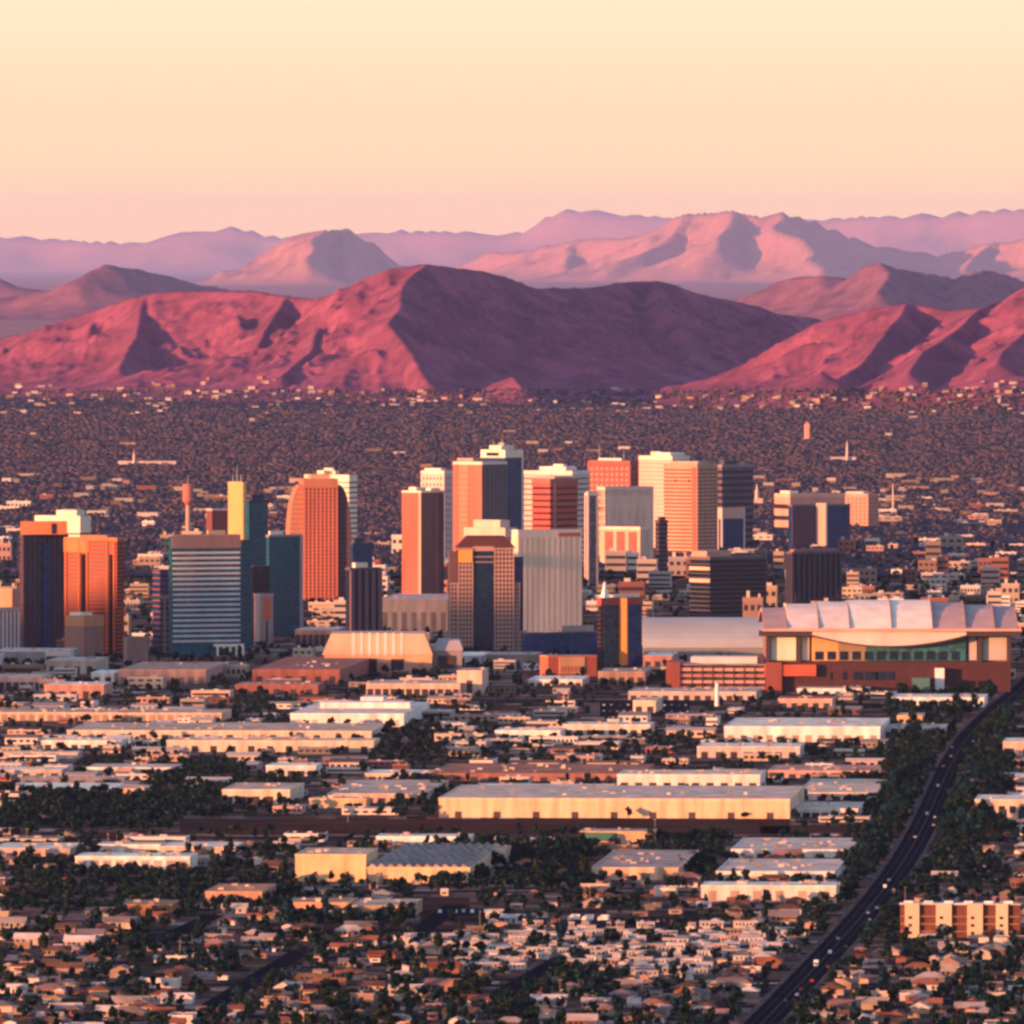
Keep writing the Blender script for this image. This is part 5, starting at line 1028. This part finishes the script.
for k, (px, py) in enumerate(spots):
    x, y, z = surf(px, py); w, d, h = RNG.uniform(7, 20), RNG.uniform(9, 16), RNG.uniform(5, 9); dm = RNG.uniform(.3, .9)
    wi = int(RNG.choice([0, 1, 2, 8, 3, 8])); ri = int(RNG.choice([0, 5, 3, 2]))
    for q in foot:
        if not q[1].materials: q[1].materials.append(q[2])
    o = place(foot if k % 2 else UNITS[0], "hillside_house", "house", "pale houses along the hill foot", x, y, GRID, (w, d, h), tuple(c * dm for c in WALLS[wi][1]), ROOFS[ri][1], "%s %s house, %s roof" % (WALLS[wi][0], "gabled" if k % 2 else "flat", ROOFS[ri][0]), False)
    o.location.z = z - 1.0
    QUEUE[-1] = (*QUEUE[-1][:2], px, py)

# ------------------------------------------------------------------ trees
def leaf_mat(name, cols):
    m, t, b = new_mat(name); b.inputs["Roughness"].default_value = 1.0; set_spec(b, 0.0)
    ge = t.nodes.new("ShaderNodeNewGeometry"); r = t.nodes.new("ShaderNodeValToRGB"); stops(r, cols); t.links.new(ge.outputs["Random Per Island"], r.inputs[0]); t.links.new(r.outputs[0], b.inputs["Base Color"]); return m
LEAF = [leaf_mat("leaf_dark_green", [(0, (0.0035, 0.0158, 0.0184)), (.6, (0.0069, 0.0264, 0.0252)), (1, (0.0161, 0.0458, 0.0344))]),
        leaf_mat("leaf_olive", [(0, (0.0092, 0.0194, 0.0138)), (.6, (0.0184, 0.0334, 0.0207)), (1, (0.0367, 0.0563, 0.0344))]),
        leaf_mat("leaf_grey_green", [(0, (0.0046, 0.0211, 0.0321)), (.6, (0.0103, 0.0370, 0.0482)), (1, (0.0229, 0.0598, 0.0711))])]
BARK = paint("bark", (0.09, 0.06, 0.045), var=0.3)
def crown_pts(n, rw, rz, z0, rng, lobes=7):
    c = rng.normal(0, 1, (lobes, 3)); c /= np.linalg.norm(c, axis=1)[:, None]; c *= rng.uniform(.35, .75, (lobes, 1)); r = rng.uniform(.35, .6, lobes)
    k = rng.integers(0, lobes, n); d = rng.normal(0, 1, (n, 3)); d /= np.linalg.norm(d, axis=1)[:, None]
    p = c[k] + d * (r[k] * rng.uniform(.55, 1.05, n))[:, None]
    p[:, 2] = np.where(p[:, 2] < -.75, -.75 + .1 * rng.random(n), p[:, 2])
    return p * (rw, rw, rz) + (0, 0, z0)
def quads(p, size, rng):
    n = len(p); a = rng.normal(0, 1, (n, 3)); a /= np.linalg.norm(a, axis=1)[:, None]; b = np.cross(a, rng.normal(0, 1, (n, 3))); b /= np.linalg.norm(b, axis=1)[:, None]
    s = (size * rng.uniform(.6, 1.3, n))[:, None]; a = a * s; b = b * s * .8
    V = np.stack([p - a - b * .4, p - b * .9 + a * .3, p + a + b * .3, p + b - a * .2], 1).reshape(-1, 3)
    return V, np.arange(4 * n).reshape(n, 4)
PROTO = []
for k in range(9):
    rng = np.random.default_rng(100 + k); shape = k % 3
    rw, rz, zc = [(3.6, 3.0, 5.0), (2.6, 4.2, 6.2), (4.8, 2.8, 4.6)][shape]
    V, Fc = quads(crown_pts(300, rw, rz, zc, rng), 0.85, rng); cm = np_mesh("crown", V, Fc)
    tr = MB().cyl(0, 0, 0, zc * .8, .32, .18, 7)
    for q in range(4):
        an = q * 1.6 + k; n_ = len(tr.v); dx, dy = math.cos(an) * rw * .55, math.sin(an) * rw * .55; z1 = zc * .55; z2 = zc + .4
        tr.v += [(-.1, 0, z1), (.1, 0, z1), (0, .12, z1 + .1), (dx - .05, dy, z2), (dx + .05, dy, z2), (dx, dy + .06, z2)]
        tr.f += [(n_, n_ + 1, n_ + 4, n_ + 3), (n_ + 1, n_ + 2, n_ + 5, n_ + 4), (n_ + 2, n_, n_ + 3, n_ + 5)]
    tm = tr.mesh("trunk"); tm.materials.append(BARK)
    PROTO.append((shape, cm, tm))
CROWNS = {}
def crown_mesh(k, li):
    if (k, li) not in CROWNS:
        me = PROTO[k][1].copy(); me.name = "crown"; me.materials.append(LEAF[li]); CROWNS[(k, li)] = me
    return CROWNS[(k, li)]
cand = []
for _ in range(120000):
    if len(cand) >= 8200: break
    px, py = RNG.uniform(-25, 1049), RNG.uniform(545, 1040)
    if RNG.random() * 3.2 > dens(px, py): continue
    x, y = gp(px, py)
    if busy(x - 2, x + 2, y - 2, y + 2): continue
    sc = RNG.uniform(.5, 1.15) * (1.0 if py > 690 else 1.15)
    if dens(px, py) > 2: sc *= 1.45 if (px > 885 and py < 840) else 1.1
    cand.append((px, py, x, y, sc))
    if dens(px, py) < 1.5: mark(x - 1, x + 1, y - 1, y + 1)
order = sorted(range(len(cand)), key=lambda i: -cand[i][4] / cand[i][3])
solo = set(order[:300])
SV, SF, off = [], [], 0
for i, (px, py, x, y, sc) in enumerate(cand):
    if i in solo:
        k = int(RNG.integers(9)); li = int(RNG.choice(3, p=[.5, .2, .3])); shape = PROTO[k][0]
        t = thing("tree", "", "tree", x, y, 0, RNG.uniform(0, 6.28), "broad-leaved trees of the near districts"); t.scale = (sc, sc, sc * RNG.uniform(.85, 1.15))
        o = bpy.data.objects.new("crown", crown_mesh(k, li)); COL.objects.link(o); o.parent = t
        o = bpy.data.objects.new("trunk", PROTO[k][2]); COL.objects.link(o); o.parent = t
        size = "large" if sc > 1.3 else "mid-sized" if sc > 1.1 else "small"
        QUEUE.append((t, "%s %s %s tree" % (size, ["dark green", "olive", "grey-green"][li], ["rounded", "upright", "spreading"][shape]), px, py))
    else:
        rng = RNG; shp = int(rng.integers(3)); rw, rz, zc = [(3.4, 2.9, 4.4), (2.4, 3.8, 5.2), (4.6, 2.7, 4.2)][shp]
        V, Fc = quads(crown_pts(80, rw * sc, rz * sc, zc * sc, rng, 5), 1.25 * sc, rng)
        SV.append(V + (x, y, 0)); SF.append(Fc + off); off += len(V)
        tv = np.array([(-.25, 0, 0), (.25, 0, 0), (.15, 0, zc * sc), (-.15, 0, zc * sc)]) + (x, y, 0); SV.append(tv); SF.append(np.arange(4).reshape(1, 4) + off); off += 4
kind(link("tree_cover", np_mesh("tree_cover", np.concatenate(SV), np.concatenate(SF)), leaf_mat("leaf_mass", [(0, (0.003, 0.015, 0.020)), (.5, (0.007, 0.026, 0.030)), (.82, (0.016, 0.036, 0.032)), (1, (0.045, 0.045, 0.022))])), "stuff")
# the wooded city beyond the towers
ico_v = []; ph = (1 + 5 ** .5) / 2
ico_v = np.array([(-1, ph, 0), (1, ph, 0), (-1, -ph, 0), (1, -ph, 0), (0, -1, ph), (0, 1, ph), (0, -1, -ph), (0, 1, -ph), (ph, 0, -1), (ph, 0, 1), (-ph, 0, -1), (-ph, 0, 1)]) / 1.9
ico_f = np.array([(0, 11, 5), (0, 5, 1), (0, 1, 7), (0, 7, 10), (0, 10, 11), (1, 5, 9), (5, 11, 4), (11, 10, 2), (10, 7, 6), (7, 1, 8), (3, 9, 4), (3, 4, 2), (3, 2, 6), (3, 6, 8), (3, 8, 9), (4, 9, 5), (2, 4, 11), (6, 2, 10), (8, 6, 7), (9, 8, 1)])
NF = 52000
py = 390 + (575 - 390) * RNG.random(NF) ** 1.0; px = RNG.uniform(-30, 1054, NF)
keep = RNG.random(NF) < np.where(py > 520, .35, np.where((py > 478) & (px < 300), .5, np.where(py < 410, .3, 1.0))); px, py = px[keep], py[keep]
pts = np.array([surf(a_, b_) if b_ < 425 else (*gp(a_, b_), 0.0) for a_, b_ in zip(px, py)])
ok = np.array([not (y < 21500 and busy(x - 2, x + 2, y - 2, y + 2)) and y < 33000 for x, y, z in pts]); pts = pts[ok]; n = len(pts)
sz = RNG.uniform(2.6, 6.0, n) * np.clip(pts[:, 1] / 17000, .8, 1.5); hh = np.minimum(sz, 5) * RNG.uniform(.55, .9, n)
jit = RNG.uniform(.65, 1.3, (n, 12, 1))
V = ico_v[None] * jit * np.stack([sz, sz, hh], -1)[:, None, :] + np.stack([pts[:, 0], pts[:, 1], pts[:, 2] + 1.5 + hh * .5], -1)[:, None, :]
Fc = (ico_f[None] + (np.arange(n) * 12)[:, None, None]).reshape(-1, 3)
fm, t, b = new_mat("leaf_far"); b.inputs["Roughness"].default_value = 1.0; set_spec(b, 0.0)
tcn = t.nodes.new("ShaderNodeTexCoord"); mp = t.nodes.new("ShaderNodeMapping"); mp.inputs["Scale"].default_value = (1 / 42, 1 / 380, .01); nz = t.nodes.new("ShaderNodeTexNoise"); nz.inputs["Scale"].default_value = 1.0; nz.inputs["Detail"].default_value = 3
t.links.new(tcn.outputs["Object"], mp.inputs[0]); t.links.new(mp.outputs[0], nz.inputs["Vector"])
ge = t.nodes.new("ShaderNodeNewGeometry"); mm = t.nodes.new("ShaderNodeMath"); mm.operation = 'MULTIPLY_ADD'; mm.inputs[1].default_value = 0.12; t.links.new(ge.outputs["Random Per Island"], mm.inputs[0])
m3 = t.nodes.new("ShaderNodeMath"); m3.operation = 'SUBTRACT'; m3.inputs[1].default_value = 0.06; t.links.new(nz.outputs[0], m3.inputs[0]); t.links.new(m3.outputs[0], mm.inputs[2])
rr_ = t.nodes.new("ShaderNodeValToRGB"); stops(rr_, [(.36, (0.034, 0.040, 0.062)), (.46, (0.052, 0.050, 0.070)), (.54, (0.075, 0.060, 0.075)), (.63, (0.105, 0.072, 0.078))]); t.links.new(mm.outputs[0], rr_.inputs[0]); t.links.new(rr_.outputs[0], b.inputs["Base Color"])
gx = np.arange(-1900, 1901, 13.0); gy = np.geomspace(13500, 31500, 230)
GX, GY = np.meshgrid(gx, gy)
GZ = 2.6 + 0.9 * vnoise(GX / 26, GY / 60, 5)
GZ = np.where(np.abs(GX) > .06 * GY + 40, -1, GZ); GZ = np.where(GY > 30300, GZ * .4, GZ)
ids = np.arange(GX.size).reshape(GX.shape) + len(V.reshape(-1, 3))
q = np.stack([ids[:-1, :-1], ids[:-1, 1:], ids[1:, 1:], ids[1:, :-1]], -1).reshape(-1, 4)
F2 = np.concatenate([q[:, [0, 1, 2]], q[:, [0, 2, 3]]])
wo = link("distant_woods", np_mesh("distant_woods", np.concatenate([V.reshape(-1, 3), np.stack([GX, GY, GZ], -1).reshape(-1, 3)]), np.concatenate([Fc, F2]), True), fm)
kind(wo, "stuff")

# ------------------------------------------------------------------ vehicles and poles
def car_parts(van=False, truck=False):
    ps = []
    def A(n, m, mat, role): me = m.mesh(n); me.materials.append(mat); ps.append((n, me, mat, role))
    if truck:
        A("box_body", MB().box(-.5, 4.6, -1.2, 1.2, .9, 3.6), OBJC, "w"); A("cab", MB().ext([(-2.4, .5), (-.6, .5), (-.6, 2.6), (-1.6, 2.6), (-2.2, 1.6), (-2.4, 1.4)], -1.05, 1.05), OBJC, "p"); A("chassis", MB().box(-2.2, 4.5, -.8, .8, .45, .9), METAL, None); A("windscreen", MB().ext([(-2.26, 1.55), (-2.2, 1.5), (-1.66, 2.45), (-1.72, 2.5)], -.95, .95), WINDOW, None)
        wx = (-1.5, 3.2)
    elif van:
        A("body", MB().ext([(-2.4, .35), (2.4, .35), (2.45, 1.0), (2.4, 1.95), (-1.2, 2.0), (-1.9, 1.15), (-2.45, 1.0)], -.92, .92), OBJC, "w"); A("glazing", MB().box(-1.3, 2.2, -.95, .95, 1.2, 1.75), WINDOW, None); wx = (-1.5, 1.5)
    else:
        A("body", MB().ext([(-2.25, .35), (2.25, .35), (2.3, .7), (2.2, 1.0), (1.6, 1.0), (-.9, 1.0), (-2.2, .9), (-2.3, .6)], -.88, .88), OBJC, "w"); A("cabin", MB().ext([(-.95, .98), (1.7, .98), (1.15, 1.45), (-.35, 1.45)], -.78, .78), WINDOW, None); A("roof", MB().box(-.35, 1.1, -.74, .74, 1.45, 1.5), OBJC, "w"); wx = (-1.4, 1.4)
    w_ = MB(); 
    for u in range(10):
        an = u * 2 * math.pi / 10; w_.v += [(.34 * math.cos(an), -.12, .34 * math.sin(an)), (.34 * math.cos(an), .12, .34 * math.sin(an))]
    for u in range(10): a_, b_ = 2 * u, 2 * ((u + 1) % 10); w_.f.append((a_, b_, b_ + 1, a_ + 1))
    w_.f.append(tuple(range(0, 20, 2))); w_.f.append(tuple(range(19, 0, -2)))
    wm = w_.mesh("wheel"); tyre = paint("tyre_rubber", (0.02, 0.02, 0.02)); wm.materials.append(tyre)
    return ps, wm, [(a_, b_) for a_ in wx for b_ in (-.85, .85)]
CARS = [car_parts(), car_parts(van=True), car_parts(truck=True)]
def lamp_mesh(nm, c, e):
    m, t, b = new_mat(nm); b.inputs["Base Color"].default_value = (*c, 1); b.inputs["Emission Color"].default_value = (*c, 1); b.inputs["Emission Strength"].default_value = e
    me = MB().box(-.05, .05, -.2, .2, -.14, .14).mesh(nm); me.materials.append(m); return me
TAIL = lamp_mesh("tail_light", (1, .04, .02), 14); HEAD = lamp_mesh("headlight", (1, .86, .66), 10)
CCOL = {"white": (0.75, 0.72, 0.7), "red": (0.45, 0.03, 0.03), "silver": (0.4, 0.4, 0.42), "black": (0.02, 0.02, 0.025), "blue": (0.04, 0.08, 0.25), "tan": (0.4, 0.3, 0.22)}
def vehicle(kx, cn, px, py, rot, group, note=""):
    x, y = gp(px, py); ps, wm, wp_ = CARS[kx]; nm = ["car", "van", "box_truck"][kx]
    t = thing(nm, "", nm.replace("_", " "), x, y, 0.08, rot, group)
    for (n_, me, m_, role) in ps:
        o = bpy.data.objects.new(n_, me); COL.objects.link(o); o.parent = t
        if role: o.color = (*CCOL[cn], 1)
    for (a_, b_) in wp_:
        o = bpy.data.objects.new("wheel", wm); COL.objects.link(o); o.parent = t; o.location = (a_, b_, .34)
    if note == "driving":
        away = math.sin(rot) > 0 and abs(rot) < 3
        for b_ in (-.62, .62):
            o = bpy.data.objects.new("tail_light" if away else "headlight", TAIL if away else HEAD); COL.objects.link(o); o.parent = t; o.location = ({0: 2.28, 1: 2.43, 2: 4.62}[kx] if away else {0: -2.3, 1: -2.46, 2: -2.42}[kx], b_, .8)
    QUEUE.append((t, "%s %s %s" % (cn, nm.replace("_", " "), note), px, py)); mark(x - 3, x + 3, y - 3, y + 3)
along = math.pi / 2 - R(4.6)
for (kx, cn, px, py) in [(0, "white", 935, 818), (1, "white", 927, 815), (0, "silver", 940, 826), (0, "white", 889, 881), (1, "white", 885, 888), (0, "silver", 895, 891), (0, "white", 868, 914), (0, "white", 877, 909), (0, "silver", 873, 921), (0, "black", 883, 925), (1, "white", 830, 954), (0, "red", 829, 968), (2, "white", 816, 967), (0, "red", 812, 982), (0, "red", 801, 991), (0, "white", 797, 996), (0, "black", 850, 948), (0, "silver", 838, 940), (0, "white", 951, 757), (0, "white", 943, 767), (1, "white", 938, 787), (0, "black", 930, 800), (0, "white", 952, 748), (0, "white", 975, 742), (0, "black", 785, 1002), (0, "silver", 915, 838)]:
    y = gp(px, py)[1]; a_ = proj(ave_x(y), y)[0]; s_ = y / F
    px = min(max(px, a_ - 7 / s_), a_ + 7 / s_)
    vehicle(kx, cn, px, py, along + (math.pi if px < a_ else 0), "vehicles on the avenue", "driving")
pk = 0
for (py, a_, b_, cols, kk) in [(921, 572, 612, ["white"], 2), (922, 612, 690, ["red", "red", "white", "red", "silver"], 0), (913, 440, 512, ["white", "silver", "white", "black"], 1), (884, 80, 180, ["white", "red", "white", "silver", "tan"], 0), (791, 478, 600, ["white", "silver", "white"], 2), (952, 255, 282, ["blue", "blue", "white"], 1), (706, 604, 690, ["white", "silver", "black", "white"], 0), (712, 604, 690, ["silver", "white", "red"], 0), (969, 645, 690, ["white"], 2), (793, 176, 216, ["white", "silver"], 0)]:
    px = a_
    while px < b_:
        vehicle(kk, cols[pk % len(cols)], px, py + RNG.uniform(-.4, .4), GRID + (math.pi / 2 if kk != 2 else 0) + RNG.uniform(-.05, .05), "vehicles parked in the yards", "parked"); pk += 1
        px += RNG.uniform(6, 9) if kk != 2 else RNG.uniform(12, 16)
POLE = paint("pole_wood", (0.28, 0.2, 0.16), var=0.2)
pm = MB().cyl(0, 0, 0, 11, .22, .14, 6).mesh("shaft"); pm.materials.append(POLE); am = MB().box(-1.2, 1.2, -.08, .08, 10.1, 10.3).mesh("crossarm"); am.materials.append(POLE)
im = MB().cyl(-1, 0, 10.3, 10.6, .08, .06, 6).mesh("insulator"); im.materials.append(WHITEP)
for (px, py) in [(366, 888), (377, 890), (441, 882), (108, 850), (348, 822), (27, 845), (590, 905), (700, 905), (240, 905), (655, 835), (820, 905), (905, 905), (560, 1000), (300, 1010), (60, 990), (180, 960), (480, 930), (760, 930), (860, 990), (960, 1000)]:
    x, y = gp(px, py)
    if busy(x - .5, x + .5, y - .5, y + .5) and py > 900 and False: continue
    t = thing("utility_pole", "", "pole", x, y, 0, RNG.uniform(0, 3), "timber utility poles")
    for nm, me in (("shaft", pm), ("crossarm", am)):
        o = bpy.data.objects.new(nm, me); COL.objects.link(o); o.parent = t
    for dx in (0, 2.0):
        o = bpy.data.objects.new("insulator", im); COL.objects.link(o); o.parent = t; o.location = (dx, 0, 0)
    QUEUE.append((t, "thin timber utility pole", px, py))
write_labels()

# ------------------------------------------------------------------ pieces that belong to a part hang under that part
UNDER = {"rooftop_unit": "roof", "skylight": "roof", "roof_monitor": "roof", "chimney": "roof", "roof_truss": "roof_panel", "canopy_edge": "canopy", "dock_door": "wall", "crown_slot": "crown", "sign_panel": "wall", "arch_beam": "centre_strip", "insulator": "crossarm", "crown_opening": "parapet", "windscreen": "cab", "glazing": "body"}
kids = {}
for o in bpy.data.objects:
    if o.parent is not None and o.type == 'MESH': kids.setdefault(o.parent, []).append(o)
for t, lst in kids.items():
    by = {}
    for o in lst:
        n = o.name.split(".")[0]
        if n in UNDER and UNDER[n] in by:
            p = by[UNDER[n]]
            if n == "crown_slot": o.rotation_euler = (0, 0, 0)
            o.parent = p
        else: by[n] = o
    if t.get("category") in ("house", "mobile home") and "wall" in by:
        for o in lst:
            if o.name.split(".")[0] in ("window", "door", "garage_door"): o.parent = by["wall"]
